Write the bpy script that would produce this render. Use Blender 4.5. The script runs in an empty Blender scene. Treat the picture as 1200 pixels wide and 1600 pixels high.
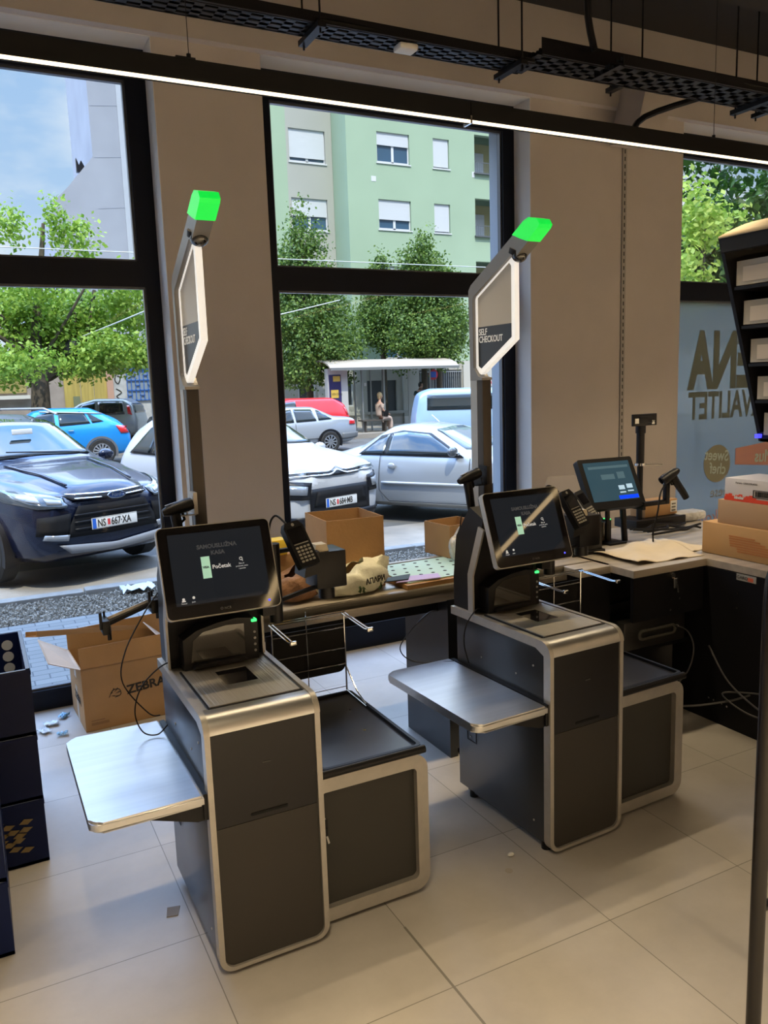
import bpy, bmesh, math, random
from mathutils import Vector, Matrix
from mathutils.bvhtree import BVHTree
import numpy as np

# ------------------------------------------------------------------ camera, world, sun, lamps
S = bpy.context.scene
COL = S.collection
YAW, PIT, ROL, FPX, EYE = 0.46813519, 0.15554192, 0.03375759, 1254.767, 1.75
fw = Vector((math.sin(YAW)*math.cos(PIT), math.cos(YAW)*math.cos(PIT), -math.sin(PIT)))
rt = Vector((math.cos(YAW), -math.sin(YAW), 0))
dn = fw.cross(rt)
cr, sr = math.cos(ROL), math.sin(ROL)
r2 = rt*cr + dn*sr
d2 = -rt*sr + dn*cr
camd = bpy.data.cameras.new('camera')
cam = bpy.data.objects.new('camera', camd); COL.objects.link(cam)
cam.matrix_world = Matrix(((r2.x, -d2.x, -fw.x, 0), (r2.y, -d2.y, -fw.y, 0), (r2.z, -d2.z, -fw.z, EYE), (0, 0, 0, 1)))
camd.sensor_fit = 'VERTICAL'; camd.sensor_height = 32.0; camd.lens = FPX*32.0/1600.0
camd.clip_start = 0.02; camd.clip_end = 500
S.camera = cam
S.view_settings.view_transform = 'Standard'; S.view_settings.look = 'None'
S.view_settings.gamma = 1.0; S.view_settings.exposure = 0.08; S.view_settings.use_curve_mapping = False
S.cycles.max_bounces = 8; S.cycles.transparent_max_bounces = 16
S.cycles.diffuse_bounces = 4; S.cycles.glossy_bounces = 4; S.cycles.transmission_bounces = 6
S.cycles.caustics_reflective = False; S.cycles.caustics_refractive = False
S.cycles.sample_clamp_indirect = 6.0
try:
    S.cycles.use_denoising = True
except Exception: pass

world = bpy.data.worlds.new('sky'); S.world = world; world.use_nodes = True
nt = world.node_tree; nt.nodes.clear()
N = nt.nodes.new; L = nt.links.new
wo = N('ShaderNodeOutputWorld'); bg = N('ShaderNodeBackground'); tc = N('ShaderNodeTexCoord')
sep = N('ShaderNodeSeparateXYZ'); L(tc.outputs['Generated'], sep.inputs[0])
rmp = N('ShaderNodeValToRGB'); L(sep.outputs['Z'], rmp.inputs[0])
e = rmp.color_ramp.elements
e[0].position = 0.0; e[0].color = (0.52, 0.68, 0.88, 1); e[1].position = 0.6; e[1].color = (0.26, 0.47, 0.85, 1)
mp = N('ShaderNodeMapping'); mp.inputs['Scale'].default_value = (2.2, 2.2, 5.0); mp.inputs['Location'].default_value = (0.35, 0.1, 0.4)
L(tc.outputs['Generated'], mp.inputs[0])
nz = N('ShaderNodeTexNoise'); nz.inputs['Scale'].default_value = 1.3; nz.inputs['Detail'].default_value = 7; nz.inputs['Roughness'].default_value = 0.55
L(mp.outputs[0], nz.inputs['Vector'])
cr2 = N('ShaderNodeValToRGB'); L(nz.outputs[0], cr2.inputs[0])
cr2.color_ramp.elements[0].position = 0.38; cr2.color_ramp.elements[1].position = 0.60
mx = N('ShaderNodeMixRGB'); L(cr2.outputs[0], mx.inputs[0]); L(rmp.outputs[0], mx.inputs[1]); mx.inputs[2].default_value = (0.95, 0.97, 1.0, 1)
# added boost: unseen sky above the window view, brightened to throw daylight indoors
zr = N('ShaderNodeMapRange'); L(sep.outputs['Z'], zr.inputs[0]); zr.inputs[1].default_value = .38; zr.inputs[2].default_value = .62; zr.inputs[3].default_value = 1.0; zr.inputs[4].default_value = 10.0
tint = N('ShaderNodeMixRGB'); tint.blend_type = 'MULTIPLY'; tf = N('ShaderNodeMapRange'); L(sep.outputs['Z'], tf.inputs[0]); tf.inputs[1].default_value = .38; tf.inputs[2].default_value = .62
L(tf.outputs[0], tint.inputs[0]); L(mx.outputs[0], tint.inputs[1]); tint.inputs[2].default_value = (.70, .80, 1.0, 1)
yr = N('ShaderNodeMapRange'); L(sep.outputs['Y'], yr.inputs[0]); yr.inputs[1].default_value = -.2; yr.inputs[2].default_value = .3; yr.inputs[3].default_value = .40; yr.inputs[4].default_value = 1.0  # boost kept mostly to the sky half the windows face
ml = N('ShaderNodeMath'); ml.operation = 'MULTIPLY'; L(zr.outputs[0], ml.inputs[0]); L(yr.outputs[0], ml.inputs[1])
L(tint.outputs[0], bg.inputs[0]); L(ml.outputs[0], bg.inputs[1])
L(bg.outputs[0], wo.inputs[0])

def lamp(name, kind, loc, rot, power, color, **kw):
    d = bpy.data.lights.new(name, kind); d.energy = power; d.color = color
    for k, v in kw.items(): setattr(d, k, v)
    o = bpy.data.objects.new(name, d); COL.objects.link(o); o.location = loc; o.rotation_euler = rot
    return o
SUN_EL, SUN_AZ = math.radians(60), math.radians(-16)     # comes over the shop's own roof
sd = Vector((-math.sin(SUN_AZ)*math.cos(SUN_EL), math.cos(SUN_AZ)*math.cos(SUN_EL), -math.sin(SUN_EL)))
sun = lamp('sun', 'SUN', (0, 0, 20), (0, 0, 0), 4.0, (1.0, 0.92, 0.78), angle=0.01)
sun.rotation_euler = sd.to_track_quat('-Z', 'Y').to_euler()
WARM = (1.0, 0.78, 0.48)
for x, y0_, y1_, p in ((4.72, -3.6, .35, 260), (2.02, -3.6, -.9, 160), (0.1, -3.6, .8, 150), (-1.9, -3.6, 1.6, 70), (6.4, -3.6, 2.0, 150)):
    lamp('ceiling_lamp', 'AREA', (x, (y0_+y1_)/2, 2.85), (0, 0, 0), p, WARM, shape='RECTANGLE', size=.08, size_y=y1_-y0_, spread=1.7)

# ------------------------------------------------------------------ materials
MATS = {}
def mat(name, col, rough=0.5, metal=0.0, spec=0.5, coat=0.0, noise=None, bump=None, emit=None, alpha=None, trans=None, sss=None, stretch=(1, 1, 1)):
    """procedural principled material; noise=(scale, amount) varies the colour, bump=(scale, strength)"""
    if name in MATS: return MATS[name]
    m = bpy.data.materials.new(name); m.use_nodes = True; t = m.node_tree
    b = t.nodes['Principled BSDF']
    b.inputs['Base Color'].default_value = (*col, 1); b.inputs['Roughness'].default_value = rough
    b.inputs['Metallic'].default_value = metal; b.inputs['Specular IOR Level'].default_value = spec
    b.inputs['Coat Weight'].default_value = coat; b.inputs['Coat Roughness'].default_value = 0.03
    c = t.nodes.new('ShaderNodeTexCoord'); mpn = t.nodes.new('ShaderNodeMapping'); mpn.inputs['Scale'].default_value = stretch
    t.links.new(c.outputs['Object'], mpn.inputs[0])
    if noise:
        n = t.nodes.new('ShaderNodeTexNoise'); n.inputs['Scale'].default_value = noise[0]; n.inputs['Detail'].default_value = 5
        t.links.new(mpn.outputs[0], n.inputs['Vector'])
        r = t.nodes.new('ShaderNodeMapRange'); r.inputs[1].default_value = 0.3; r.inputs[2].default_value = 0.7
        r.inputs[3].default_value = 1-noise[1]; r.inputs[4].default_value = 1+noise[1]
        t.links.new(n.outputs[0], r.inputs[0])
        h = t.nodes.new('ShaderNodeVectorMath'); h.operation = 'SCALE'; h.inputs[0].default_value = col
        t.links.new(r.outputs[0], h.inputs['Scale']); t.links.new(h.outputs[0], b.inputs['Base Color'])
    if bump:
        n = t.nodes.new('ShaderNodeTexNoise'); n.inputs['Scale'].default_value = bump[0]; n.inputs['Detail'].default_value = 4
        t.links.new(mpn.outputs[0], n.inputs['Vector'])
        bn = t.nodes.new('ShaderNodeBump'); bn.inputs['Strength'].default_value = bump[1]; bn.inputs['Distance'].default_value = 0.02
        t.links.new(n.outputs[0], bn.inputs['Height']); t.links.new(bn.outputs[0], b.inputs['Normal'])
    if emit: b.inputs['Emission Color'].default_value = (*emit[0], 1); b.inputs['Emission Strength'].default_value = emit[1]
    if alpha is not None: b.inputs['Alpha'].default_value = alpha
    if trans: b.inputs['Transmission Weight'].default_value = trans
    if sss: b.inputs['Subsurface Weight'].default_value = sss
    MATS[name] = m; return m
def node_mat(name):
    m = bpy.data.materials.new(name); m.use_nodes = True; t = m.node_tree
    MATS[name] = m
    return m, t, t.nodes['Principled BSDF']
def glass_mat(name, tint=(0.97, 0.99, 0.98), refl=0.06):
    if name in MATS: return MATS[name]
    m = bpy.data.materials.new(name); m.use_nodes = True; t = m.node_tree; t.nodes.clear()
    o = t.nodes.new('ShaderNodeOutputMaterial'); a = t.nodes.new('ShaderNodeBsdfTransparent'); g = t.nodes.new('ShaderNodeBsdfGlossy')
    x = t.nodes.new('ShaderNodeMixShader'); lw = t.nodes.new('ShaderNodeLayerWeight'); lw.inputs[0].default_value = 0.25
    mm = t.nodes.new('ShaderNodeMath'); mm.operation = 'MULTIPLY'; mm.inputs[1].default_value = refl*4
    t.links.new(lw.outputs['Fresnel'], mm.inputs[0]); t.links.new(mm.outputs[0], x.inputs[0])
    a.inputs[0].default_value = (*tint, 1); g.inputs['Roughness'].default_value = 0.01
    t.links.new(a.outputs[0], x.inputs[1]); t.links.new(g.outputs[0], x.inputs[2]); t.links.new(x.outputs[0], o.inputs[0])
    MATS[name] = m; return m

M_black = mat('black_plastic', (0.007, 0.007, 0.009), 0.42, spec=.28)
M_blackm = mat('black_matte', (0.008, 0.008, 0.009), 0.75, spec=.2)
M_char = mat('charcoal_steel', (0.085, 0.09, 0.10), 0.30, 0.8, noise=(3, .08))
M_door = mat('dark_door_panel', (0.034, 0.031, 0.028), 0.45, 0.0, .3, noise=(4, .05))
M_doorup = mat('glossy_black_panel', (0.010, 0.009, 0.010), 0.32, spec=.35)
M_silver = mat('silver_trim', (0.43, 0.41, 0.38), 0.42, 0.6, noise=(40, .04))
M_steel = mat('brushed_steel', (0.54, 0.54, 0.54), 0.36, 1.0, noise=(6, .05), bump=(60, .03), stretch=(0.15, 6, 6))
M_chrome = mat('chrome', (0.75, 0.75, 0.75), 0.12, 1.0)
M_gloss = mat('screen_glass', (0.006, 0.006, 0.008), 0.05, 0.0, 0.6)
M_card = mat('cardboard', (0.42, 0.245, 0.11), 0.85, noise=(6, .08), bump=(90, .08))
M_cardl = mat('cardboard_inner', (0.55, 0.42, 0.31), 0.85, noise=(6, .06))
M_wall = mat('wall_paint', (0.46, 0.42, 0.40), 0.8, noise=(2.2, .05), bump=(50, .05))
M_reveal = mat('reveal_daylit_paint', (0.62, 0.60, 0.58), 0.8, noise=(3, .05))  # wall paint made paler, daylight on reveals and soffit put into the colour
M_ceil = mat('ceiling_black', (0.02, 0.018, 0.018), 0.9, noise=(1, .2))
M_frame = mat('window_frame', (0.004, 0.006, 0.013), 0.45, 0, .2, noise=(5, .1))
M_white = mat('white_plastic', (0.7, 0.7, 0.68), 0.5)
M_glass = glass_mat('pane_glass')

# ------------------------------------------------------------------ mesh helpers
class MB:
    def __init__(s): s.bm = bmesh.new()
    def _add(s, vs, fs, mx=None):
        nv = [s.bm.verts.new(mx @ Vector(v) if mx else v) for v in vs]
        for f in fs:
            try: s.bm.faces.new([nv[i] for i in f])
            except ValueError: pass
        return s
    def box(s, x0, x1, y0, y1, z0, z1, bev=0, mx=None, seg=2):
        vs = [(x0, y0, z0), (x1, y0, z0), (x1, y1, z0), (x0, y1, z0), (x0, y0, z1), (x1, y0, z1), (x1, y1, z1), (x0, y1, z1)]
        fs = [(0, 3, 2, 1), (4, 5, 6, 7), (0, 1, 5, 4), (1, 2, 6, 5), (2, 3, 7, 6), (3, 0, 4, 7)]
        if not bev: return s._add(vs, fs, mx)
        b = bmesh.new(); nv = [b.verts.new(v) for v in vs]
        for f in fs: b.faces.new([nv[i] for i in f])
        bmesh.ops.bevel(b, geom=list(b.edges), offset=bev, segments=seg, affect='EDGES', profile=0.5)
        b.verts.index_update()
        s._add([tuple(v.co) for v in b.verts], [[v.index for v in f.verts] for f in b.faces], mx); b.free(); return s
    def prism(s, poly, a0, a1, axis='z', mx=None):
        """extrude a 2-D polygon along an axis. axis x: poly=(y,z); y: (x,z); z: (x,y)"""
        def P(p, a): return {'x': (a, p[0], p[1]), 'y': (p[0], a, p[1]), 'z': (p[0], p[1], a)}[axis]
        n = len(poly); vs = [P(p, a0) for p in poly]+[P(p, a1) for p in poly]
        fs = [tuple(range(n-1, -1, -1)), tuple(range(n, 2*n))]+[(i, (i+1) % n, n+(i+1) % n, n+i) for i in range(n)]
        return s._add(vs, fs, mx)
    def ring(s, outer, inner, a0, a1, axis='y', closed=True, mx=None):
        def P(p, a): return {'x': (a, p[0], p[1]), 'y': (p[0], a, p[1]), 'z': (p[0], p[1], a)}[axis]
        n = len(outer); vs = [P(p, a0) for p in outer]+[P(p, a0) for p in inner]+[P(p, a1) for p in outer]+[P(p, a1) for p in inner]
        fs = []
        for i in range(n if closed else n-1):
            j = (i+1) % n
            fs += [(i, j, n+j, n+i), (2*n+i, 3*n+i, 3*n+j, 2*n+j), (i, 2*n+i, 2*n+j, j), (n+i, n+j, 3*n+j, 3*n+i)]
        if not closed:
            for i in (0, n-1): fs.append((i, n+i, 3*n+i, 2*n+i))
        return s._add(vs, fs, mx)
    def cyl(s, p0, p1, r0, r1=None, n=16, caps=True):
        p0, p1 = Vector(p0), Vector(p1); r1 = r0 if r1 is None else r1
        d = (p1-p0).normalized(); q = d.to_track_quat('Z', 'Y'); vs = []
        for p, r in ((p0, r0), (p1, r1)):
            vs += [tuple(p+q @ Vector((r*math.cos(2*math.pi*k/n), r*math.sin(2*math.pi*k/n), 0))) for k in range(n)]
        fs = [(k, (k+1) % n, n+(k+1) % n, n+k) for k in range(n)]
        if caps: fs += [tuple(range(n-1, -1, -1)), tuple(range(n, 2*n))]
        return s._add(vs, fs)
    def tube(s, pts, r, n=8, sub=0, r_end=None):
        pts = [Vector(p) for p in pts]
        if sub:
            P = [pts[0]]+pts+[pts[-1]]; out = []
            for i in range(1, len(P)-2):
                for k in range(sub):
                    t = k/sub; a, b, c, d = P[i-1], P[i], P[i+1], P[i+2]
                    out.append(0.5*((2*b)+(-a+c)*t+(2*a-5*b+4*c-d)*t*t+(-a+3*b-3*c+d)*t**3))
            out.append(pts[-1]); pts = out
        vs = []; m = len(pts); up = None
        for i, p in enumerate(pts):
            d = (pts[min(i+1, m-1)]-pts[max(i-1, 0)])
            if d.length < 1e-9: d = Vector((0, 0, 1))
            d.normalize()
            if up is None: up = Vector((0, 0, 1)) if abs(d.z) < .9 else Vector((1, 0, 0))
            a = d.cross(up)
            if a.length < 1e-4: a = d.orthogonal()
            a.normalize(); b = a.cross(d).normalized(); up = b
            rr = r if r_end is None else r+(r_end-r)*i/(m-1)
            vs += [tuple(p+a*rr*math.cos(2*math.pi*k/n)+b*rr*math.sin(2*math.pi*k/n)) for k in range(n)]
        fs = [(i*n+k, i*n+(k+1) % n, (i+1)*n+(k+1) % n, (i+1)*n+k) for i in range(m-1) for k in range(n)]
        fs += [tuple(range(n-1, -1, -1)), tuple(range((m-1)*n, m*n))]
        return s._add(vs, fs)
    def lathe(s, prof, c=(0, 0, 0), axis='z', n=24):
        """prof = [(radius, height)] turned about an axis through c"""
        vs = []; c = Vector(c)
        for r, h in prof:
            for k in range(n):
                a = 2*math.pi*k/n; u, v = r*math.cos(a), r*math.sin(a)
                vs.append(tuple(c+Vector({'z': (u, v, h), 'y': (u, h, v), 'x': (h, u, v)}[axis])))
        m = len(prof); fs = [(i*n+k, i*n+(k+1) % n, (i+1)*n+(k+1) % n, (i+1)*n+k) for i in range(m-1) for k in range(n)]
        if prof[0][0] > 1e-6: fs.append(tuple(range(n)))
        if prof[-1][0] > 1e-6: fs.append(tuple(range((m-1)*n, m*n)))
        return s._add(vs, fs)
    def grid(s, pts, nu, nv):
        return s._add(pts, [(i*nv+j, (i+1)*nv+j, (i+1)*nv+j+1, i*nv+j+1) for i in range(nu-1) for j in range(nv-1)])
    def sphere(s, c, r, n=12, sc=(1, 1, 1)):
        prof = [(max(1e-4, math.sin(math.pi*i/n)), -math.cos(math.pi*i/n)) for i in range(n+1)]
        vs = []; m = len(prof); k2 = n*2
        for a, h in prof:
            vs += [(c[0]+r*sc[0]*a*math.cos(2*math.pi*k/k2), c[1]+r*sc[1]*a*math.sin(2*math.pi*k/k2), c[2]+r*sc[2]*h) for k in range(k2)]
        return s._add(vs, [(i*k2+k, i*k2+(k+1) % k2, (i+1)*k2+(k+1) % k2, (i+1)*k2+k) for i in range(m-1) for k in range(k2)])
    def build(s, name, m, parent=None, smooth=True, loc=None, rot=None, mods=None):
        bmesh.ops.recalc_face_normals(s.bm, faces=list(s.bm.faces))
        me = bpy.data.meshes.new(name); s.bm.to_mesh(me); s.bm.free()
        if smooth:
            try: me.shade_smooth()
            except Exception: pass
            try: me.set_sharp_from_angle(angle=math.radians(38))
            except Exception: pass
        o = bpy.data.objects.new(name, me); COL.objects.link(o)
        if m: me.materials.append(m)
        if parent: o.parent = parent
        if loc: o.location = loc
        if rot: o.rotation_euler = rot
        return o
def B(name, m, parent, *boxes, bev=0, **k):
    mb = MB()
    for b in boxes: mb.box(*b, bev=bev)
    return mb.build(name, m, parent, **k)
def tag(o, label=None, cat=None, group=None, kind=None):
    if label: o['label'] = label
    if cat: o['category'] = cat
    if group: o['group'] = group
    if kind: o['kind'] = kind
    return o
def thing(name, label, cat, loc=(0, 0, 0), rz=0, group=None, rot=None):
    o = bpy.data.objects.new(name, None); COL.objects.link(o); o.empty_display_size = .1
    o.location = loc; o.rotation_euler = rot or (0, 0, rz)
    return tag(o, label, cat, group)
def rrect(x0, x1, z0, z1, r, n=5, which='all'):
    """rounded rectangle, counter-clockwise; which = corners rounded (bl br tr tl)"""
    out = []
    for name, cx, cz, a0 in (('bl', x0, z0, 180), ('br', x1, z0, 270), ('tr', x1, z1, 0), ('tl', x0, z1, 90)):
        if which == 'all' or name in which:
            ox = cx+(r if name in ('bl', 'tl') else -r); oz = cz+(r if name in ('bl', 'br') else -r)
            out += [(ox+r*math.cos(math.radians(a0+90*k/n)), oz+r*math.sin(math.radians(a0+90*k/n))) for k in range(n+1)]
        else: out += [(cx, cz)]
    return out
def text(body, size, m, parent, mx, name='lettering', ext=0.0006, align='LEFT', sx=1.0, bold=0.0, spacing=1.0, valign='BOTTOM_BASELINE'):
    cu = bpy.data.curves.new(name, 'FONT'); cu.body = body; cu.size = size; cu.extrude = ext; cu.align_x = align
    cu.offset = bold; cu.space_character = spacing; cu.resolution_u = 3
    t = bpy.data.objects.new(name+'_t', cu); COL.objects.link(t)
    bpy.context.view_layer.update()
    me = bpy.data.meshes.new_from_object(t.evaluated_get(bpy.context.evaluated_depsgraph_get()))
    bpy.data.objects.remove(t); bpy.data.curves.remove(cu)
    me.name = name; me.materials.clear(); me.materials.append(m)
    me.transform(Matrix.Diagonal((sx, 1, 1, 1)))
    o = bpy.data.objects.new(name, me); COL.objects.link(o)
    if parent: o.parent = parent
    o.matrix_local = mx
    return o
def face_mx(loc, nrm='-y', extra=None):
    """text matrix: lettering facing -y, -x, +z ..."""
    R = {'-y': Matrix.Rotation(math.pi/2, 4, 'X'),
         '-x': Matrix.Rotation(-math.pi/2, 4, 'Z') @ Matrix.Rotation(math.pi/2, 4, 'X'),
         '+x': Matrix.Rotation(math.pi/2, 4, 'Z') @ Matrix.Rotation(math.pi/2, 4, 'X'),
         '+z': Matrix.Identity(4)}[nrm]
    return Matrix.Translation(loc) @ (extra or Matrix.Identity(4)) @ R
def struct(o): o['kind'] = 'structure'; return o

# ------------------------------------------------------------------ room shell
ZS, YP, YW, YB, ZC = 3.60, 4.57, 4.75, 4.51, 4.14
m, t, b = node_mat('floor_tiles')
c = t.nodes.new('ShaderNodeTexCoord'); sp = t.nodes.new('ShaderNodeSeparateXYZ'); t.links.new(c.outputs['Object'], sp.inputs[0])
def mth(op, a, bb=None):
    n = t.nodes.new('ShaderNodeMath'); n.operation = op
    for i, v in enumerate((a, bb)):
        if v is None: continue
        if isinstance(v, (int, float)): n.inputs[i].default_value = v
        else: t.links.new(v, n.inputs[i])
    return n.outputs[0]
def seam(sock, off, w):
    f = mth('FRACT', mth('MULTIPLY', mth('ADD', sock, 30-off), 1/0.6))
    d = mth('ABSOLUTE', mth('SUBTRACT', f, 0.5))
    return mth('GREATER_THAN', d, 0.5-w/0.6)
sx = seam(sp.outputs[0], 0.495, 0.0016); sy = seam(sp.outputs[1], 0.015, 0.0016)
wide = mth('LESS_THAN', mth('ABSOLUTE', mth('SUBTRACT', sp.outputs[0], 1.095)), 0.0042)
wide = mth('MULTIPLY', wide, mth('LESS_THAN', sp.outputs[1], 2.12))
line = mth('MAXIMUM', mth('MAXIMUM', sx, sy), wide)
n1 = t.nodes.new('ShaderNodeTexNoise'); n1.inputs['Scale'].default_value = 2.2; n1.inputs['Detail'].default_value = 8; n1.inputs['Roughness'].default_value = .65
t.links.new(c.outputs['Object'], n1.inputs['Vector'])
rp = t.nodes.new('ShaderNodeValToRGB'); t.links.new(n1.outputs[0], rp.inputs[0])
rp.color_ramp.elements[0].position = .3; rp.color_ramp.elements[0].color = (.40, .375, .345, 1)
rp.color_ramp.elements[1].position = .7; rp.color_ramp.elements[1].color = (.50, .475, .445, 1)
wn = t.nodes.new('ShaderNodeTexWhiteNoise'); wn.noise_dimensions = '2D'
fx = mth('FLOOR', mth('MULTIPLY', mth('ADD', sp.outputs[0], 30-0.495), 1/0.6)); fy = mth('FLOOR', mth('MULTIPLY', mth('ADD', sp.outputs[1], 30-0.015), 1/0.6))
cb = t.nodes.new('ShaderNodeCombineXYZ'); t.links.new(fx, cb.inputs[0]); t.links.new(fy, cb.inputs[1]); t.links.new(cb.outputs[0], wn.inputs['Vector'])
sc_ = mth('ADD', mth('MULTIPLY', wn.outputs[0], .10), .95)
vm = t.nodes.new('ShaderNodeVectorMath'); vm.operation = 'SCALE'; t.links.new(rp.outputs[0], vm.inputs[0]); t.links.new(sc_, vm.inputs['Scale'])
mx_ = t.nodes.new('ShaderNodeMixRGB'); t.links.new(line, mx_.inputs[0]); t.links.new(vm.outputs[0], mx_.inputs[1]); mx_.inputs[2].default_value = (.19, .18, .155, 1)
t.links.new(mx_.outputs[0], b.inputs['Base Color']); b.inputs['Roughness'].default_value = .42
bp = t.nodes.new('ShaderNodeBump'); bp.inputs['Strength'].default_value = .25; bp.inputs['Distance'].default_value = .003
t.links.new(mth('SUBTRACT', 1, line), bp.inputs['Height']); t.links.new(bp.outputs[0], b.inputs['Normal'])
M_floor = m
X0, X1, Y0 = -3.5, 8.0, -4.0
struct(B('floor', M_floor, None, (X0, X1, Y0, YW+.02, -.12, 0)))
struct(B('ceiling', M_ceil, None, (X0, X1, Y0, YB+.3, ZC, ZC+.12)))
struct(B('wall_left', M_wall, None, (X0-.15, X0, Y0, YW+.3, 0, ZC)))
struct(B('wall_right', M_wall, None, (X1, X1+.15, Y0, YW+.3, 0, ZC)))
struct(B('wall_back', M_wall, None, (X0, X1, Y0-.15, Y0, 0, ZC)))
# facade above the windows: the beam face, its soffit and the outside mass that carries the roof
TOP = 5.35
struct(B('wall_front', M_wall, None, (X0, X1, YB, YW+.02, ZS, ZC+.3)))
M_fac = mat('facade_render', (0.30, 0.31, 0.33), .85, noise=(2, .1))
struct(B('trim_1', M_fac, None, (X0-.2, X1+.2, YW+.03, YW+.4, ZS-.02, TOP), (X0-.2, X1+.2, 2.0, YW+.03, ZC+.31, TOP)))
# pillars; their reveals take a paler wall colour with the window light painted in
for k, (a, bb) in enumerate(((1.03, 1.633), (3.492, 4.90))):
    w = struct(B('wall_pillar', M_wall, None, (a+.004, bb, YP, YW+.2, 0, ZS)))
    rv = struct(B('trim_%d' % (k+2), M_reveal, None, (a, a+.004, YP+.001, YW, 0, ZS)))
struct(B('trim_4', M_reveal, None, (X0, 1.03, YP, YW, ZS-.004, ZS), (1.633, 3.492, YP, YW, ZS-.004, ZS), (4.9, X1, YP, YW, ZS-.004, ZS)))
M_extbrick = mat('dark_brick', (.10, .12, .15), .7)
m, t, b = node_mat('dark_brick_jamb')
c = t.nodes.new('ShaderNodeTexCoord'); br = t.nodes.new('ShaderNodeTexBrick'); mpn = t.nodes.new('ShaderNodeMapping'); mpn.inputs['Rotation'].default_value = (math.radians(90), 0, math.radians(90))
t.links.new(c.outputs['Object'], mpn.inputs[0]); t.links.new(mpn.outputs[0], br.inputs['Vector'])
br.inputs['Scale'].default_value = 1; br.inputs['Brick Width'].default_value = .24; br.inputs['Row Height'].default_value = .078; br.inputs['Mortar Size'].default_value = .008
br.inputs['Color1'].default_value = (.085, .11, .15, 1); br.inputs['Color2'].default_value = (.12, .145, .18, 1); br.inputs['Mortar'].default_value = (.33, .37, .42, 1)
t.links.new(br.outputs[0], b.inputs['Base Color']); b.inputs['Roughness'].default_value = .7
M_jamb = m
struct(B('trim_5', M_jamb, None, (3.425, 3.65, YW+.08, YW+.20, -.05, ZS-.03)))
struct(B('trim_6', M_jamb, None, (1.04, 1.62, YW+.21, YW+.34, -.05, ZS-.03)))

# windows: black frames, transom, glass
GY = YW+.035
def window(n, x0, x1, gx0, gx1, gu0, gu1, sill=.115):
    w = struct(thing('window_%d' % n, None, None, (0, 0, 0)))
    f = MB()
    f.box(x0, gx0, YW, YW+.07, 0, ZS); f.box(gx1, x1, YW, YW+.07, 0, ZS)
    f.box(gx0, gx1, YW, YW+.07, 0, sill); f.box(gx0, gx1, YW, YW+.07, 2.345, 2.483); f.box(gx0, gx1, YW, YW+.07, 3.43, ZS)
    f.build('frame', M_frame, w, smooth=False)
    l = MB()
    for a, c_, z0, z1 in ((gx0, gx1, sill, 2.345), (gu0, gu1, 2.483, 3.43)):
        l.ring([(a, z0), (c_, z0), (c_, z1), (a, z1)], [(a+.012, z0+.012), (c_-.012, z0+.012), (c_-.012, z1-.012), (a+.012, z1-.012)], YW+.02, YW+.05, 'y')
    l.build('glazing_bead', mat('bead_grey', (.12, .13, .15), .3, .6), w, smooth=False)
    if gu0 > gx0: B('frame_cheek', M_frame, w, (gx0, gu0, YW, YW+.07, 2.483, 3.43), smooth=False)
    if gu1 < gx1: B('frame_cheek', M_frame, w, (gu1, gx1, YW, YW+.07, 2.483, 3.43), smooth=False)
    B('lower_pane', M_glass, w, (gx0, gx1, GY, GY+.006, sill, 2.345), smooth=False)
    B('upper_pane', M_glass, w, (gu0, gu1, GY, GY+.006, 2.483, 3.43), smooth=False)
    return w
window(1, X0, 1.03, -3.35, .95, -3.3, .918)
window(2, 1.633, 3.492, 1.737, 3.40, 1.737, 3.40, .165)
w3 = window(3, 4.90, X1, 4.95, 7.9, 4.95, 7.9)
B('sill_ledge', mat('ledge_grey', (.35, .37, .38), .5), w3, (4.95, 7.9, YW-.005, YW+.0, .1, .115))

# frosted film with mirrored shop lettering on the lower pane of the right window
M_film, t, b = node_mat('frosted_blue_film'); t.nodes.remove(b)
tl_ = t.nodes.new('ShaderNodeBsdfTranslucent'); tr_ = t.nodes.new('ShaderNodeBsdfTransparent'); df_ = t.nodes.new('ShaderNodeBsdfDiffuse'); c = t.nodes.new('ShaderNodeTexCoord'); nz_ = t.nodes.new('ShaderNodeTexNoise'); nz_.inputs['Scale'].default_value = .9
t.links.new(c.outputs['Object'], nz_.inputs['Vector']); r_ = t.nodes.new('ShaderNodeValToRGB'); t.links.new(nz_.outputs[0], r_.inputs[0])
r_.color_ramp.elements[0].position = .35; r_.color_ramp.elements[0].color = (.255, .27, .25, 1); r_.color_ramp.elements[1].position = .65; r_.color_ramp.elements[1].color = (.30, .31, .265, 1)
m1 = t.nodes.new('ShaderNodeMixShader'); m2 = t.nodes.new('ShaderNodeMixShader'); m1.inputs[0].default_value = .35; m2.inputs[0].default_value = .22
for n_ in (tl_, df_): t.links.new(r_.outputs[0], n_.inputs[0])
t.links.new(tl_.outputs[0], m1.inputs[1]); t.links.new(df_.outputs[0], m1.inputs[2]); t.links.new(m1.outputs[0], m2.inputs[1]); t.links.new(tr_.outputs[0], m2.inputs[2]); t.links.new(m2.outputs[0], t.nodes['Material Output'].inputs[0])
film = B('window_film', M_film, None, (4.95, 7.9, GY-.004, GY-.001, .115, 2.345), smooth=False)
tag(film, 'pale blue frosted film covering the right window, shop lettering showing through in reverse', 'window film')
M_let = mat('film_lettering', (.13, .16, .14), .6); M_letp = mat('film_lettering_light', (.50, .60, .56), .6)
M_badge = mat('film_badge', (.27, .27, .20), .6); M_red = mat('film_red', (.55, .28, .24), .6)
def ftext(s, size, x, z, m, sx=1, bold=0, rz=0, align='LEFT'):
    mxx = face_mx((x, GY-.008, z), '-y', Matrix.Rotation(rz, 4, 'Y')) @ Matrix.Diagonal((-1, 1, 1, 1))
    return text(s, size, m, film, mxx, 'film_lettering', sx=sx, bold=bold, align=align)
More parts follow.
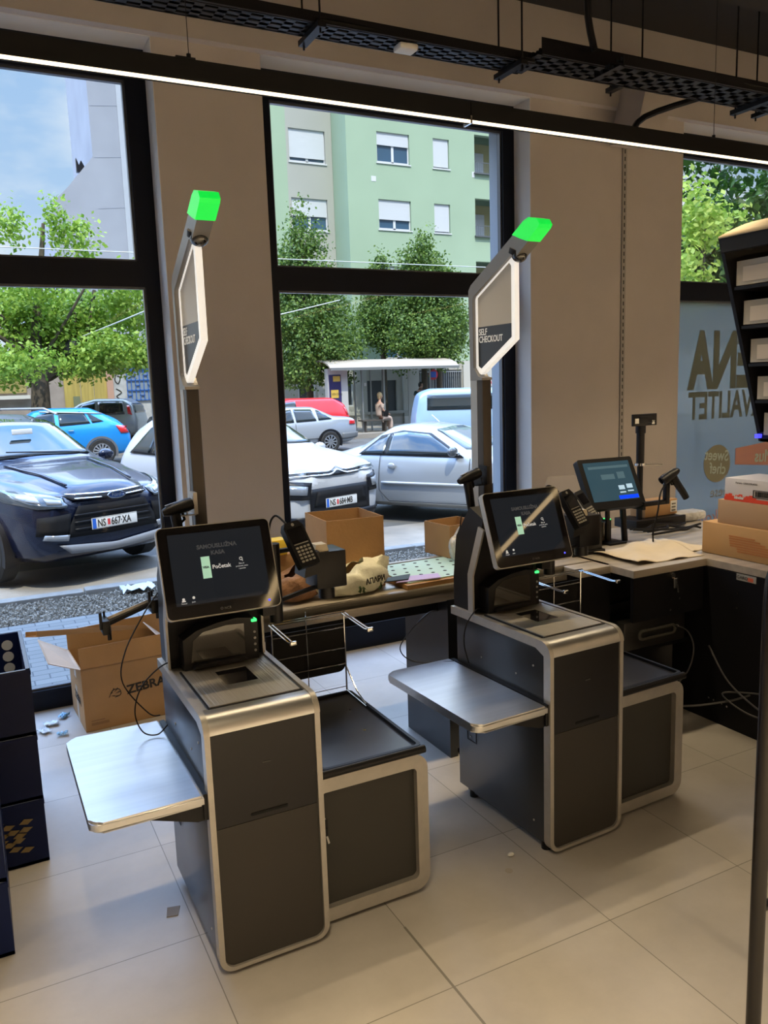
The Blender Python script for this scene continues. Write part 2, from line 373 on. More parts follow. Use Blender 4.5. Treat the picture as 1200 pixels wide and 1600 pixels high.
ftext('CENA', .62, 5.25, 1.66, M_let, .62, .028, align='RIGHT'); 
ftext('KVALITET', .31, 5.245, 1.395, M_let, .66, .008, align='RIGHT')
bd = MB(); bd.cyl((5.60, GY-.009, 1.005), (5.60, GY-.006, 1.005), .16, n=32); bd.build('round_badge', M_badge, film)
x = ftext('Sweet', .13, 5.73, 1.02, M_letp, .9, .002, .1); x.location.y -= .004
x = ftext('chef', .13, 5.70, .91, M_letp, .9, .002, .1); x.location.y -= .004
mb = MB(); mb.prism([(5.82, .98), (6.3, .94), (6.3, 1.16), (5.82, 1.12)], GY-.009, GY-.006, 'y'); mb.build('red_flag_mark', M_red, film)
x = ftext('K Plus', .15, 6.42, .97, M_letp, .95, .003, .05); x.location.y -= .004
ftext('cheese', .13, 5.85, .72, M_badge, .9)
ftext('frikom', .16, 5.75, .50, M_red, .9)

# slotted shelf rail on the right pillar
M_slot, t, b = node_mat('slotted_rail_grey')
c = t.nodes.new('ShaderNodeTexCoord'); sp = t.nodes.new('ShaderNodeSeparateXYZ'); t.links.new(c.outputs['Object'], sp.inputs[0])
v_ = mth('MULTIPLY', mth('GREATER_THAN', mth('FRACT', mth('MULTIPLY', sp.outputs[2], 20)), .45), mth('LESS_THAN', mth('ABSOLUTE', mth('SUBTRACT', sp.outputs[0], 4.3185)), .005))
mx_ = t.nodes.new('ShaderNodeMixRGB'); t.links.new(v_, mx_.inputs[0]); mx_.inputs[1].default_value = (.30, .28, .26, 1); mx_.inputs[2].default_value = (.01, .01, .01, 1); t.links.new(mx_.outputs[0], b.inputs['Base Color']); b.inputs['Roughness'].default_value = .5
rl = B('slotted_wall_rail', M_slot, None, (4.30, 4.337, YP-.012, YP, .9, 3.46))
tag(rl, 'slim grey slotted shelf rail running up the right pillar', 'rail')

# sloping brace beside the rail, above the lamp
br_ = MB(); br_.prism([(4.125, 3.34), (4.38, 3.34), (4.475, 3.74), (4.235, 3.74)], 4.26, YB, 'y'); o = br_.build('trim_7', M_wall, smooth=False); struct(o)

# suspended linear lamp
LY, LZ = 3.0, 2.825
ll = thing('linear_lamp', 'long black suspended linear lamp with a glowing warm strip, hung across the windows', 'lamp', (0, 0, 0))
B('housing', M_blackm, ll, (-2.6, 1.985, LY, LY+.05, LZ+.012, LZ+.085), (1.99, 5.6, LY, LY+.05, LZ+.012, LZ+.085), smooth=False)
B('light_strip', mat('lamp_glow', (1, .8, .5), .5, emit=((1.0, .84, .58), 1.9)), ll, (-2.6, 1.983, LY-.002, LY+.016, LZ+.005, LZ+.012), (1.992, 5.6, LY-.002, LY+.016, LZ+.005, LZ+.012), smooth=False)
B('joint', M_chrome, ll, (1.983, 1.992, LY-.003, LY+.053, LZ-.001, LZ+.03))
for x in (.815, 3.45, -1.6):
    mb = MB(); mb.tube([(x, LY+.025, LZ+.08), (x, LY+.025, ZC)], .0015, 6); mb.cyl((x, LY+.025, LZ+.085), (x, LY+.025, LZ+.11), .008); mb.box(x-.05, x+.02, LY+.01, LY+.04, LZ+.085, LZ+.095); mb.build('hanging_wire', M_black, ll)
lamp('linear_lamp_light', 'AREA', (.0, LY+.025, LZ-.004), (0, 0, 0), 22, WARM, shape='RECTANGLE', size=4.4, size_y=.05, spread=2.0)
lamp('linear_lamp_light', 'AREA', (3.8, LY+.025, LZ-.004), (0, 0, 0), 24, WARM, shape='RECTANGLE', size=3.6, size_y=.05, spread=2.0)

for x, y0_, y1_, w_ in ((4.72, -3.6, .35, 'right-hand'), (2.02, -3.6, -.9, 'middle'), (0.1, -3.6, .8, 'nearest'), (-1.9, -3.6, 1.6, 'left-hand'), (6.4, -3.6, 2.0, 'far right')):
    l2 = thing('linear_lamp', '%s suspended linear lamp in the shop behind the camera' % w_, 'lamp', (x, (y0_+y1_)/2, 2.86)); hl_ = (y1_-y0_)/2
    B('housing', M_blackm, l2, (-.035, .035, -hl_, hl_, .012, .08), smooth=False); B('light_strip', mat('lamp_glow_warm', (1, .8, .5), .5, emit=((1.0, .72, .38), 7.0)), l2, (-.032, .032, -hl_, hl_, 0, .012), smooth=False)
    for yy in (-hl_*.8, hl_*.8):
        mb = MB(); mb.cyl((0, yy, .08), (0, yy, ZC-2.86), .0015, n=6); mb.build('hanging_wire', M_black, l2)

# cable trays under the ceiling
M_galv = mat('galvanised_tray', (.055, .06, .07), .5, .6)
def cable_tray(name, label, x0, x1, y0, y1, z, m_body, hangers, cables=True, side=.05):
    r = thing(name, label, 'cable tray', ((x0+x1)/2, (y0+y1)/2, z)); ox, oy = (x0+x1)/2, (y0+y1)/2
    p = MB(); n = int((x1-x0)/.10); w = y1-y0
    rows = 3
    # perforated base: rungs and strips leave open slots
    for i in range(rows+1): yy = y0-oy+w*i/rows; p.box(x0-ox, x1-ox, yy-.012, yy+.012, 0, .003)
    for i in range(n+1): xx = x0-ox+i*(x1-x0)/n; p.box(xx-.022, xx+.022, y0-oy, y1-oy, .0, .0025)
    p.build('perforated_base', M_galv, r, smooth=False)
    B('side_rail', m_body, r, (x0-ox, x1-ox, y0-oy-.003, y0-oy, -.003, side), smooth=False)
    B('side_rail', m_body, r, (x0-ox, x1-ox, y1-oy, y1-oy+.003, -.003, side), smooth=False)
    if cables:
        cb_ = MB(); random.seed(int(x0*10)+7)
        for k in range(7):
            yy = y0-oy+w*(k+.7)/8
            cb_.tube([(x0-ox+ (x1-x0)*q/14, yy+random.uniform(-.015, .015), .018+random.uniform(0, .02)) for q in range(15)], .010, 6)
        cb_.build('cables', M_blackm, r)
    for hx in hangers:
        h = MB(); h.box(hx-ox-.02, hx-ox+.02, y0-oy-.05, y1-oy+.05, -.03, -.006)
        for yy in (y0-oy-.03, y1-oy+.03): h.cyl((hx-ox, yy, -.05), (hx-ox, yy, ZC-z), .005, n=8)
        h.build('hanger', M_black, r)
    return r
cable_tray('cable_tray', 'long black cable tray with perforated grey base hanging from the ceiling above the lamp', -.9, 2.75, 3.56, 3.70, 3.355, M_black, (1.55, 2.65))
cable_tray('cable_tray', 'black cable run continuing to the right at the same level as the long tray', 2.75, 7.2, 3.50, 3.68, 3.375, M_black, (3.4, 4.6), side=.085)
cable_tray('cable_tray', 'wide perforated cable tray at the far right, hung lower beside the sloping brace', 2.91, 7.0, 3.09, 3.29, 3.205, M_black, (3.95, 5.2), side=.05)
jb = MB(); jb.box(-.05, .05, -.04, .04, 0, .03, bev=.01); o = jb.build('motion_sensor', M_white, None, loc=(2.02, 3.6, 3.32)); tag(o, 'small white sensor fixed under the long cable tray', 'sensor')
B('duct', M_ceil, None, (2.2, 7.95, 1.0, 3.3, 3.72, ZC-.01)); tag(bpy.data.objects['duct'], 'large black duct under the ceiling at the upper right', 'duct')
for pts_, lb_ in (([(3.05, 3.45, 3.42), (3.0, 3.45, 3.66), (3.06, 3.45, ZC)], 'black flexible conduit dropping from the ceiling onto the cable run'), ([(3.45, 3.6, 3.08), (3.6, 3.65, 3.22), (4.0, 3.6, 3.36)], 'black flexible conduit looping below the wide tray beside the sloping brace')):
    mb = MB(); mb.tube(pts_, .018, 8, 4); o = mb.build('black_conduit', M_black); tag(o, lb_, 'conduit')

# ------------------------------------------------------------------ self-checkout kiosks (local: x right, y away, z up)
M_green = mat('green_light', (.03, .35, .05), .3, emit=((.0, .80, .06), .85))
M_gledge = mat('green_light_dim', (.1, .8, .2), .3, emit=((.10, .9, .18), .45))
M_led = mat('button_led', (.1, 1, .2), .3, emit=((.05, 1, .2), 1.5))
M_blue = mat('blue_led', (.05, .05, 1), .3, emit=((.05, .05, 1), 2.0))
M_panel = mat('sign_face', (.55, .53, .48), .35)
M_rim = mat('sign_rim', (.75, .75, .72), .3, emit=((1, .97, .92), .55))
M_scrt = mat('screen_white', (.6, .6, .6), .4, emit=((.55, .58, .6), .5))
M_scrd = mat('screen_dim', (.03, .03, .03), .3, emit=((.06, .065, .07), .5))
M_mint = mat('screen_mint', (.3, .5, .4), .4, emit=((.35, .62, .46), .65))
M_scr = mat('screen_dark', (.008, .009, .012), .025, 0, .5, emit=((.008, .010, .013), 1.0))
def arc(cx, cy, r, a0, a1, n=8): return [(cx+r*math.cos(math.radians(a0+(a1-a0)*k/n)), cy+r*math.sin(math.radians(a0+(a1-a0)*k/n))) for k in range(n+1)]

def kiosk(loc, rz, label, keys):
    K = thing('self_checkout_kiosk', label, 'self-checkout', loc, rz, 'self-checkout kiosks')
    W, H, D = .357, .825, .625
    # cabinet
    mb = MB(); mb.box(.006, W-.006, .035, D-.03, .045, H-.035, bev=.004); mb.box(.03, W-.03, .07, D-.06, .02, .05)
    cab = mb.build('cabinet', M_char, K)
    mb = MB(); mb.ring([(D-.16, .27), (D-.095, .27), (D-.095, .412), (D-.16, .412)], [(D-.156, .274), (D-.099, .274), (D-.099, .408), (D-.156, .408)], .0045, .0062, 'x'); mb.build('service_hatch', M_black, cab)
    for y, z in ((D-.12, .29), (D-.12, .39), (.1, .11), (.12, .52), (.2, .66), (.42, .66), (.1, .72)):
        mb = MB(); mb.cyl((.0035, y, z), (.0065, y, z), .004, n=8); mb.build('panel_screw', M_silver, cab)
    for x, y in ((.04, .07), (W-.04, .07), (.04, D-.09), (W-.04, D-.09)):
        mb = MB(); mb.cyl((x, y, 0), (x, y, .035), .019, n=14); mb.build('foot', M_black, K)
    # front frame: a U in the front plane, sides .035 deep
    o_ = [(0, .775)]+[(p[0], p[1]) for p in arc(.045, .065, .045, 180, 270)]+arc(W-.045, .065, .045, 270, 360)+[(W, .775)]
    i_ = [(.017, .775)]+arc(.05, .065, .033, 180, 270)+arc(W-.05, .065, .033, 270, 360)+[(W-.017, .775)]
    mb = MB(); mb.ring(o_, i_, 0, .036, 'y', closed=False); mb.build('front_frame', M_silver, K)
    # doors
    mb = MB(); mb.prism([(.018, .482), (W-.018, .482), (W-.018, .772), (.018, .772)], .006, .03, 'y'); up = mb.build('upper_door', M_doorup, K)
    mb = MB(); mb.box(.125, .24, .0035, .008, .497, .505); mb.build('receipt_slot', M_blackm, up)
    mb = MB(); mb.box(.17, .195, .004, .007, .655, .658); mb.build('badge', mat('badge_dim', (.06, .06, .06), .5), up)
    mb = MB(); mb.prism([(.018, .479)]+arc(.051, .066, .033, 180, 270)+arc(W-.051, .066, .033, 270, 360)+[(W-.018, .479)], .008, .03, 'y'); mb.build('lower_door', M_door, K)
    # brushed bullnose and top
    prof = arc(.05, H-.05, .05, 180, 90, 10)
    prof = [(.006, H-.05)]+prof[0:]+[(.078, H), (.078, H-.012), (.05, H-.02), (.03, H-.05)]
    mb = MB(); mb.prism(prof[1:], .012, W-.012, 'x'); mb.build('steel_bullnose', M_steel, K)
    for x0, x1 in ((-.001, .017), (W-.017, W+.001)):
        p_ = arc(.052, H-.05, .053, 180, 90, 10)+[(D, H+.003), (D, H-.030), (.08, H-.030), (.036, H-.05)]
        mb = MB(); mb.prism(p_, x0, x1, 'x'); mb.build('side_trim', M_silver, K)
    mb = MB(); mb.box(.017, W-.017, .06, D, H-.03, H-.004); mb.build('top_deck', M_silver, K)
    mb = MB(); mb.box(.035, W-.022, .075, .44, H-.003, H+.002); pl = mb.build('scanner_plate', M_black, K)
    m_ = mat('ribbed_steel', (.46, .43, .38), .42, .65, noise=(8, .1), bump=(160, .25), stretch=(1, .02, 1))
    mb = MB()
    for bx in ((.042, .137, .082, .435), (.243, W-.03, .082, .435), (.137, .243, .082, .232), (.137, .243, .376, .435)): mb.box(*bx, H+.002, H+.0045)
    mb.build('ribbed_plate', m_, pl)
    mb = MB(); mb.box(.137, .243, .232, .376, H+.002, H+.0032); mb.build('scan_window', M_gloss, pl)
    # upright scanner tower with arched head
    y0, y1 = .43, .52
    ar = [(.052, H)]+[(W-.046, H), (W-.046, .965), (W-.06, .975), (.24, .985), (.17, .978), (.10, .962), (.052, .935)]
    mb = MB(); mb.prism(ar, y0, y1, 'y'); tw = mb.build('scanner_tower', M_black, K)
    mb = MB(); mb.prism([(.075, .855), (.262, .855), (.262, .962), (.20, .966), (.12, .955), (.085, .93)], y0-.003, y0+.001, 'y'); mb.build('scanner_glass', mat('scanner_glass', (.03, .028, .026), .08, coat=1), tw)
    mb = MB(); mb.prism([(.075, .84), (.262, .84), (.25, .852), (.09, .852)], y0-.03, y0, 'y'); mb.build('scanner_lip', M_black, tw)
    mb = MB()
    for k in range(4): mb.cyl((W-.058, y0-.003, .86+k*.022), (W-.058, y0, .86+k*.022), .0045, n=10)
    mb.build('buttons', mat('button_grey', (.35, .35, .35), .4), tw)
    mb = MB(); mb.box(W-.068, W-.048, y0-.006, y0+.02, .962, .972, bev=.003); mb.build('status_light', M_led, tw)
    # column carrying the monitor
    pr = [(.50, H), (.625, H), (.625, .95), (.60, 1.13), (.50, 1.26), (.41, 1.22), (.45, 1.10), (.50, .98)]
    mb = MB(); mb.prism(pr, .016, W-.016, 'x'); col = mb.build('column', M_black, K)
    for x0, x1 in ((.008, .016), (W-.016, W-.008)):
        mb = MB(); mb.ring([(.478, H), (.478, .98), (.43, 1.10), (.40, 1.18)], [(.512, H), (.512, .985), (.465, 1.11), (.435, 1.19)], x0, x1, 'x', closed=False); mb.build('column_edge', M_silver, col)
    # monitor, leaning back
    cx, cy, cz = .162, .318, 1.19
    til = math.radians(20); MW, MH = .37, .295
    R = Matrix.Translation((cx, cy, cz)) @ Matrix.Rotation(math.radians(-1.0), 4, 'Z') @ Matrix.Rotation(-til, 4, 'X')
    mb = MB(); mb.ring(rrect(-MW/2, MW/2, -MH/2, MH/2, .018), rrect(-MW/2+.003, MW/2-.003, -MH/2+.003, MH/2-.003, .016), -.004, .022, 'y')
    rim = mb.build('monitor', M_silver, K); rim.matrix_local = R
    mb = MB(); mb.prism(rrect(-MW/2+.003, MW/2-.003, -MH/2+.003, MH/2-.003, .016), -.005, .03, 'y'); mb.box(-.14, .14, .03, .05, -.11, .11, bev=.008); mb.build('glass_front', M_gloss, rim)
    mb = MB(); mb.box(-.152, .152, -.0058, -.0048, -.105, .122); mb.build('display', M_scr, rim)
    sy = -.0066
    def st(s, size, x, z, m2, **k): return text(s, size, m2, rim, face_mx((x, sy, z)), 'screen_text', ext=.0002, **k)
    st('SAMOUSLUŽNA', .018, 0, .068, M_scrd, align='CENTER', bold=.0008); st('KASA', .018, 0, .046, M_scrd, align='CENTER', bold=.0008)
    mb = MB(); mb.box(-.057, -.029, sy, sy+.0005, -.028, .042); mb.build('screen_ticket', M_mint, rim)
    t_ = st('VISA', .010, -.054, .004, M_black, bold=.0004); t_.location.y -= .0006
    st('Početak', .018, -.024, .0, M_scrt, bold=.0003)
    mb = MB(); mb.ring([(.072+a, .022+c_) for a, c_ in arc(0, 0, .0055, 0, 330, 12)], [(.072+a, .022+c_) for a, c_ in arc(0, 0, .0035, 0, 330, 12)], sy, sy+.0004, 'y', closed=True)
    mb.box(.0755, .0775, sy, sy+.0004, .013, .018); mb.build('search_icon', M_scrt, rim)
    st('Šifra ili', .0066, .072, .004, M_scrt, align='CENTER'); st('proizvod, voće', .0066, .072, -.004, M_scrt, align='CENTER'); st('i povrće', .0066, .072, -.012, M_scrt, align='CENTER')
    mb = MB(); mb.lathe([(.0005, sy), (.0045, sy), (.0045, sy+.0004)], (-.128, 0, -.085), 'y', 12); mb.box(-.134, -.122, sy, sy+.0004, -.093, -.089)
    mb.lathe([(.0005, sy), (.0045, sy), (.0045, sy+.0004)], (-.096, 0, -.083), 'y', 12); mb.build('screen_icons', M_scrt, rim)
    st('Pomoć', .006, -.136, -.100, M_scrt); st('Jezik', .006, -.103, -.098, M_scrt)
    st('◎ NCR', .011, 0, -.133, mat('logo_grey', (.12, .12, .12), .4), align='CENTER')
    mb = MB(); mb.lathe([(.0005, -.0064), (.0035, -.0064), (.0035, -.0055)], (.145, 0, -.125), 'y', 12); mb.build('power_light', M_blue, rim)
    # post with the sign arm (in the y-z plane)
    px0, px1 = .163, .207
    mb = MB(); mb.box(px0, px1, .602, .684, .80, 1.762, bev=.004); mb.build('sign_post', mat('post_bronze', (.06, .052, .046), .4, .4), K)
    mb = MB(); mb.box(px0-.0015, px0+.001, .640, .6855, .80, 1.762); mb.build('post_edge', M_silver, K)
    dy, = (-2.175,)
    hd = [(2.858, 1.76), (2.862, 2.124), (2.845, 2.145), (2.567, 2.296), (2.52, 2.275), (2.478, 2.259), (2.55, 2.215), (2.59, 2.222), (2.828, 2.098), (2.834, 2.085), (2.834, 1.812), (2.80, 1.775), (2.776, 1.77), (2.776, 1.76)]
    hd = [(a+dy, z) for a, z in hd]
    mb = MB(); mb.prism(hd, px0-.004, px1+.004, 'x'); head = mb.build('sign_head', mat('sign_grey', (.22, .21, .20), .35, .5), K)
    rimo = [(2.836, 2.102), (2.600, 2.228), (2.578, 2.205), (2.578, 1.912), (2.80, 1.783), (2.836, 1.80)]
    rimi = [(2.822, 2.092), (2.612, 2.204), (2.598, 2.190), (2.598, 1.922), (2.800, 1.806), (2.822, 1.818)]
    xm = (px0+px1)/2
    mb = MB(); mb.ring([(a+dy, z) for a, z in rimo], [(a+dy, z) for a, z in rimi], xm-.011, xm+.011, 'x'); mb.build('sign_rim', M_rim, head)
    mb = MB(); mb.prism([(a+dy, z) for a, z in [(2.824, 2.094), (2.612, 2.206), (2.597, 2.192), (2.597, 1.975), (2.824, 1.975)]], xm-.008, xm+.008, 'x'); mb.build('sign_panel', M_panel, head)
    mb = MB(); mb.prism([(a+dy, z) for a, z in [(2.824, 1.975), (2.597, 1.975), (2.597, 1.920), (2.800, 1.804), (2.824, 1.818)]], xm-.008, xm+.008, 'x'); mb.build('sign_dark_panel', mat('sign_dark', (.025, .026, .028), .3), head)
    for s_, z in (('SELF', 1.942), ('CHECKOUT', 1.912)):
        text(s_, .036, mat('sign_letters', (.75, .75, .72), .4, emit=((1, 1, 1), .15)), head, face_mx((xm-.0088, 2.815+dy, z), '-x'), 'sign_text', ext=.0004, sx=.80, bold=.0006)
        text(s_, .036, MATS['sign_letters'], head, face_mx((xm+.0088, 2.640+dy, z), '+x'), 'sign_text', ext=.0004, sx=.80, bold=.0006)
    # green cap
    gc = [(2.567, 2.296), (2.500, 2.334), (2.470, 2.342), (2.425, 2.330), (2.409, 2.308), (2.420, 2.296), (2.478, 2.259), (2.52, 2.275)]
    mb = MB(); mb.prism([(a+dy, z) for a, z in gc], px0-.009, px1+.009, 'x'); o2 = mb.build('light_cap', M_green, K, smooth=False)
    mb = MB(); mb.sphere(((px0+px1)/2, 2.561+dy, 2.222), .030, 10, (1, 1, .9)); mb.build('dome_camera', mat('camera_black', (.01, .01, .012), .1, coat=1), K)
    mb = MB(); mb.cyl(((px0+px1)/2, 2.575+dy, 2.228), ((px0+px1)/2, 2.567+dy, 2.245), .034, n=20); mb.build('camera_collar', M_black, K)
    # input shelf on the left
    sh = rrect(-.325, -.012, 0.0, .63, .035, which=('bl', 'tl'))
    mb = MB(); mb.prism(sh, .568, .600, 'z')
    bmesh.ops.bevel(mb.bm, geom=[e_ for e_ in mb.bm.edges if abs(e_.verts[0].co.z-e_.verts[1].co.z) < 1e-6], offset=.007, segments=3, affect='EDGES')
    sf = mb.build('input_shelf', M_steel, K)
    mb = MB(); mb.prism([(-.19, .568), (-.01, .568), (-.01, .515), (-.03, .515)], .02, .05, 'y'); mb.prism([(-.19, .568), (-.01, .568), (-.01, .515), (-.03, .515)], .55, .58, 'y'); mb.box(-.012, .006, 0.01, .62, .52, .60); mb.build('shelf_bracket', M_black, sf)
    # bagging side cabinet
    bx0, bx1, bz = W+.002, .765, .52
    mb = MB(); mb.box(bx0, bx1-.01, .10, .60, .04, bz-.012, bev=.004); bc = mb.build('bagging_cabinet', M_char, K)
    for x, y in ((bx0+.05, .14), (bx1-.06, .14), (bx1-.06, .55)):
        mb = MB(); mb.cyl((x, y, 0), (x, y, .045), .017, n=12); mb.build('foot', M_black, bc)
    mb = MB(); mb.ring(rrect(bx0-.03, bx1, .022, bz, .055), rrect(bx0+.012, bx1-.043, .068, bz-.048, .018), .062, .105, 'y'); mb.build('bagging_frame', M_silver, K)
    mb = MB(); mb.box(bx0, bx1-.035, .085, .1, .055, bz-.035); bdr = mb.build('bagging_door', mat('bag_door', (.036, .035, .032), .5, 0, .3, noise=(4, .05)), K)
    mb = MB(); mb.cyl((bx0+.022, .079, .372), (bx0+.022, .087, .372), .010, n=14); mb.box(bx0+.014, bx0+.030, .082, .086, .358, .386); mb.build('lock', M_chrome, bdr)
    if keys:
        mb = MB(); mb.cyl((bx0+.022, .06, .372), (bx0+.022, .08, .372), .003, n=8); mb.box(bx0+.014, bx0+.032, .062, .066, .348, .380, bev=.001); mb.box(bx0+.016, bx0+.030, .058, .062, .325, .352, bev=.001); mb.build('key_head', M_black, bdr)
        mb = MB(); mb.prism([(bx0+.022, .33), (bx0+.028, .33), (bx0+.036, .298), (bx0+.030, .296)], .060, .0615, 'y'); mb.build('key_blade', M_steel, bdr)
    # weighing plate
    mb = MB(); mb.prism(rrect(bx0+.012, .735, .045, .62, .02), .535, .548, 'z'); wp = mb.build('bagging_plate', mat('bag_plate', (.022, .021, .021), .28, noise=(30, .1)), K)
    mb = MB(); mb.ring(rrect(bx0+.012, .737, .043, .622, .022), rrect(bx0+.022, .725, .056, .610, .014), .530, .560, 'z')
    mb.tube([(bx0+.012, .042, .545), (.742, .042, .545)], .014, 12); mb.build('plate_lip', M_black, wp)
    mb = MB()
    for x, y in ((.66, .46), (.55, .50), (.63, .27)): mb.cyl((x, y, .548), (x, y, .5495), .006, n=10)
    mb.build('plate_screws', M_chrome, wp)
    # wire bag rack
    yr = .628; xl, xr = .425, .725
    w = MB()
    for x in (xl, xr): w.tube([(x, yr, .55), (x, yr, .875)], .0035, 8)
    w.tube([(xl+.14, yr, .60), (xl+.14, yr, .905)], .0022, 6)
    for z in (.82, .735, .67, .575): w.tube([(xl, yr, z), (xr, yr, z)], .003 if z > .6 else .0015, 6)
    w.tube([(xl-.01, yr, .872), (xr, yr, .872)], .003, 6); w.tube([(xl-.01, yr-.012, .884), (xr, yr-.012, .884)], .003, 6)
    for x in (xl, xr):
        for dx in (-.007, .007): w.tube([(x+dx, yr, .876), (x+dx, yr-.2, .866), (x+dx, yr-.235, .870)], .003, 6)
        w.box(x-.012, x+.012, yr-.24, yr-.228, .862, .878, bev=.003)
        w.tube([(x, yr, .66), (x, yr-.10, .585), (x, yr-.175, .562), (x, yr-.17, .55)], .003, 6)
        w.tube([(x, yr, .56), (x, yr-.18, .555)], .003, 6)
    w.build('wire_bag_rack', M_chrome, K)
    mb = MB(); mb.prism(rrect(xl-.02, xr+.004, .635, .83, .03, which=('bl', 'br')), yr+.012, yr+.018, 'y'); mb.build('rack_back_panel', M_blackm, K)
    # side arm, payment terminal and receipt printer
    ax = W+.035
    mb = MB(); mb.cyl((ax, .46, .94), (ax, .46, 1.22), .024, n=16); mb.box(W-.02, ax, .44, .48, .97, 1.02); mb.tube([(ax, .46, 1.19), (ax+.08, .47, 1.19)], .009, 8); mb.tube([(ax, .46, 1.01), (ax+.09, .46, 1.03), (ax+.16, .47, 1.04)], .009, 8)
    arm = mb.build('terminal_arm', M_black, K)
    mb = MB(); mb.box(.545, .662, .44, .56, 1.035, 1.17, bev=.004); mb.cyl((.60, .49, .99), (.60, .49, 1.036), .03, n=14); mb.prism([(.49, 1.09), (.55, 1.10), (.55, 1.18), (.505, 1.175)], .42, .52, 'y'); bxp = mb.build('receipt_printer', M_black, K)
    mb = MB(); mb.prism([(.545, 1.168), (.60, 1.168), (.592, 1.197), (.55, 1.197)], .45, .50, 'y'); mb.build('paper_roll', mat('paper_cream', (.62, .55, .42), .8), bxp)
    R2 = Matrix.Translation((.470, .40, 1.215)) @ Matrix.Rotation(math.radians(12), 4, 'Z') @ Matrix.Rotation(math.radians(-30), 4, 'X') @ Matrix.Rotation(math.radians(-7), 4, 'Y')
    mb = MB(); mb.prism([(-.041, -.075), (-.038, -.082), (.038, -.082), (.041, -.075), (.041, .066), (.028, .086), (-.028, .086), (-.041, .066)], -.012, .014, 'y')
    te = mb.build('payment_terminal', M_black, K); te.matrix_local = R2
    mb = MB(); mb.box(-.031, .031, -.0135, -.012, .006, .062); mb.build('terminal_screen', M_gloss, te)
    mb = MB(); mb.box(-.03, .03, -.0145, -.0138, .0, .003); mb.build('terminal_line', M_silver, te)
    mb = MB()
    for i in range(5):
        for j in range(4): mb.box(-.029+j*.0155, -.029+j*.0155+.0105, -.0155, -.012, -.016-i*.0125, -.0085-i*.0125, bev=.001)
    mb.build('keypad', mat('key_grey', (.28, .27, .24), .5), te)
    mb = MB(); mb.lathe([(.0005, -.0135), (.006, -.0135), (.006, -.012)], (0, 0, .074), 'y', 12); mb.build('contactless_mark', M_silver, te)
    mb = MB(); mb.tube([(.445, .46, 1.285), (.42, .50, 1.31), (.395, .50, 1.25), (.40, .49, 1.05), (.40, .48, 1.0)], .004, 6, 6); mb.build('terminal_cable', M_black, K)
    return K
K1 = kiosk((.5, 2.175, 0), 0, 'nearer self-checkout kiosk, left one, with keys in its side lock and a pale window-lit shelf', True)
K2 = kiosk((1.742, 2.178, 0), math.radians(2.2), 'farther self-checkout kiosk, right one, beside the staff counter, its lock without keys', False)

# handheld scanners resting in cradles on the posts
def hand_scanner(name, label, loc, rot, group):
    r = thing(name, label, 'barcode scanner', loc, 0, group, rot)
    mb = MB(); mb.lathe([(.001, -.062), (.014, -.060), (.021, -.045), (.027, -.01), (.029, .025), (.025, .045), (.001, .047)], (0, 0, 0), 'x', 16)
    mb.bm.verts.ensure_lookup_table()
    for v in mb.bm.verts: v.co.z *= .8
    hd = mb.build('scanner_head', M_black, r)
    mb = MB(); mb.tube([(-.02, 0, -.01), (-.026, 0, -.06), (-.035, 0, -.11), (-.04, 0, -.15)], .019, 12, 4, r_end=.016); mb.build('grip', M_black, r)
    mb = MB(); mb.tube([(.004, 0, -.022), (.004, 0, -.045), (-.012, 0, -.052)], .005, 8); mb.build('trigger', M_blackm, r)
    mb = MB(); mb.lathe([(.001, .0475), (.018, .0475), (.018, .045)], (0, 0, 0), 'x', 14); mb.build('scan_window', M_gloss, r)
    mb = MB(); mb.box(-.045, .035, -.003, .003, .019, .023, bev=.0015); mb.build('top_light_line', mat('scanner_grey', (.35, .35, .36), .3, .4), r)
    return r
hand_scanner('hand_scanner', 'black handheld scanner in the cradle on the left kiosk post', (.605, 2.75, 1.362), (0, math.radians(-14), 0), 'handheld scanners on the kiosk posts')
hand_scanner('hand_scanner', 'black handheld scanner in the cradle on the right kiosk post', (1.80, 2.765, 1.372), (0, math.radians(-18), math.radians(4)), 'handheld scanners on the kiosk posts')
for lx, ly, nm in ((.655, 2.765, 'left'), (1.872, 2.775, 'right')):
    mb = MB(); mb.box(-.003, .010, -.03, .03, -.03, .045); mb.box(-.055, .004, -.025, .025, -.034, -.029); mb.box(-.03, -.026, -.03, .03, -.03, .0); mb.cyl((-.004, -.012, .03), (.0, -.012, .03), .004, n=8)
    o = mb.build('scanner_cradle', M_silver if nm == 'left' else M_black, None, loc=(lx, ly, 1.365)); tag(o, 'small %s scanner cradle bolted to the %s kiosk post' % ('steel' if nm == 'left' else 'black', nm), 'scanner holder')
def cable(name, label, pts, r=.0025, m_=None, sub=8):
    mb = MB(); mb.tube(pts, r, 6, sub); o = mb.build(name, m_ or M_black); return tag(o, label, 'cable')
cable('scanner_cable', 'thin black cable hanging from the left kiosk scanner down behind its screen', [(.565, 2.75, 1.21), (.55, 2.77, 1.12), (.47, 2.80, 1.0), (.40, 2.84, .86), (.385, 2.86, .74), (.46, 2.84, .62), (.50, 2.83, .605)])
cable('looped_cable', 'black cable looping from the left kiosk top over the shelf', [(.56, 2.66, .836), (.50, 2.66, .85), (.42, 2.66, .79), (.39, 2.67, .70), (.41, 2.67, .625), (.455, 2.66, .608), (.492, 2.66, .635)])
cable('looped_cable', 'black cable looping from the right kiosk top down behind its shelf', [(1.78, 2.66, .836), (1.735, 2.64, .845), (1.70, 2.66, .78), (1.695, 2.67, .70), (1.71, 2.66, .62)])
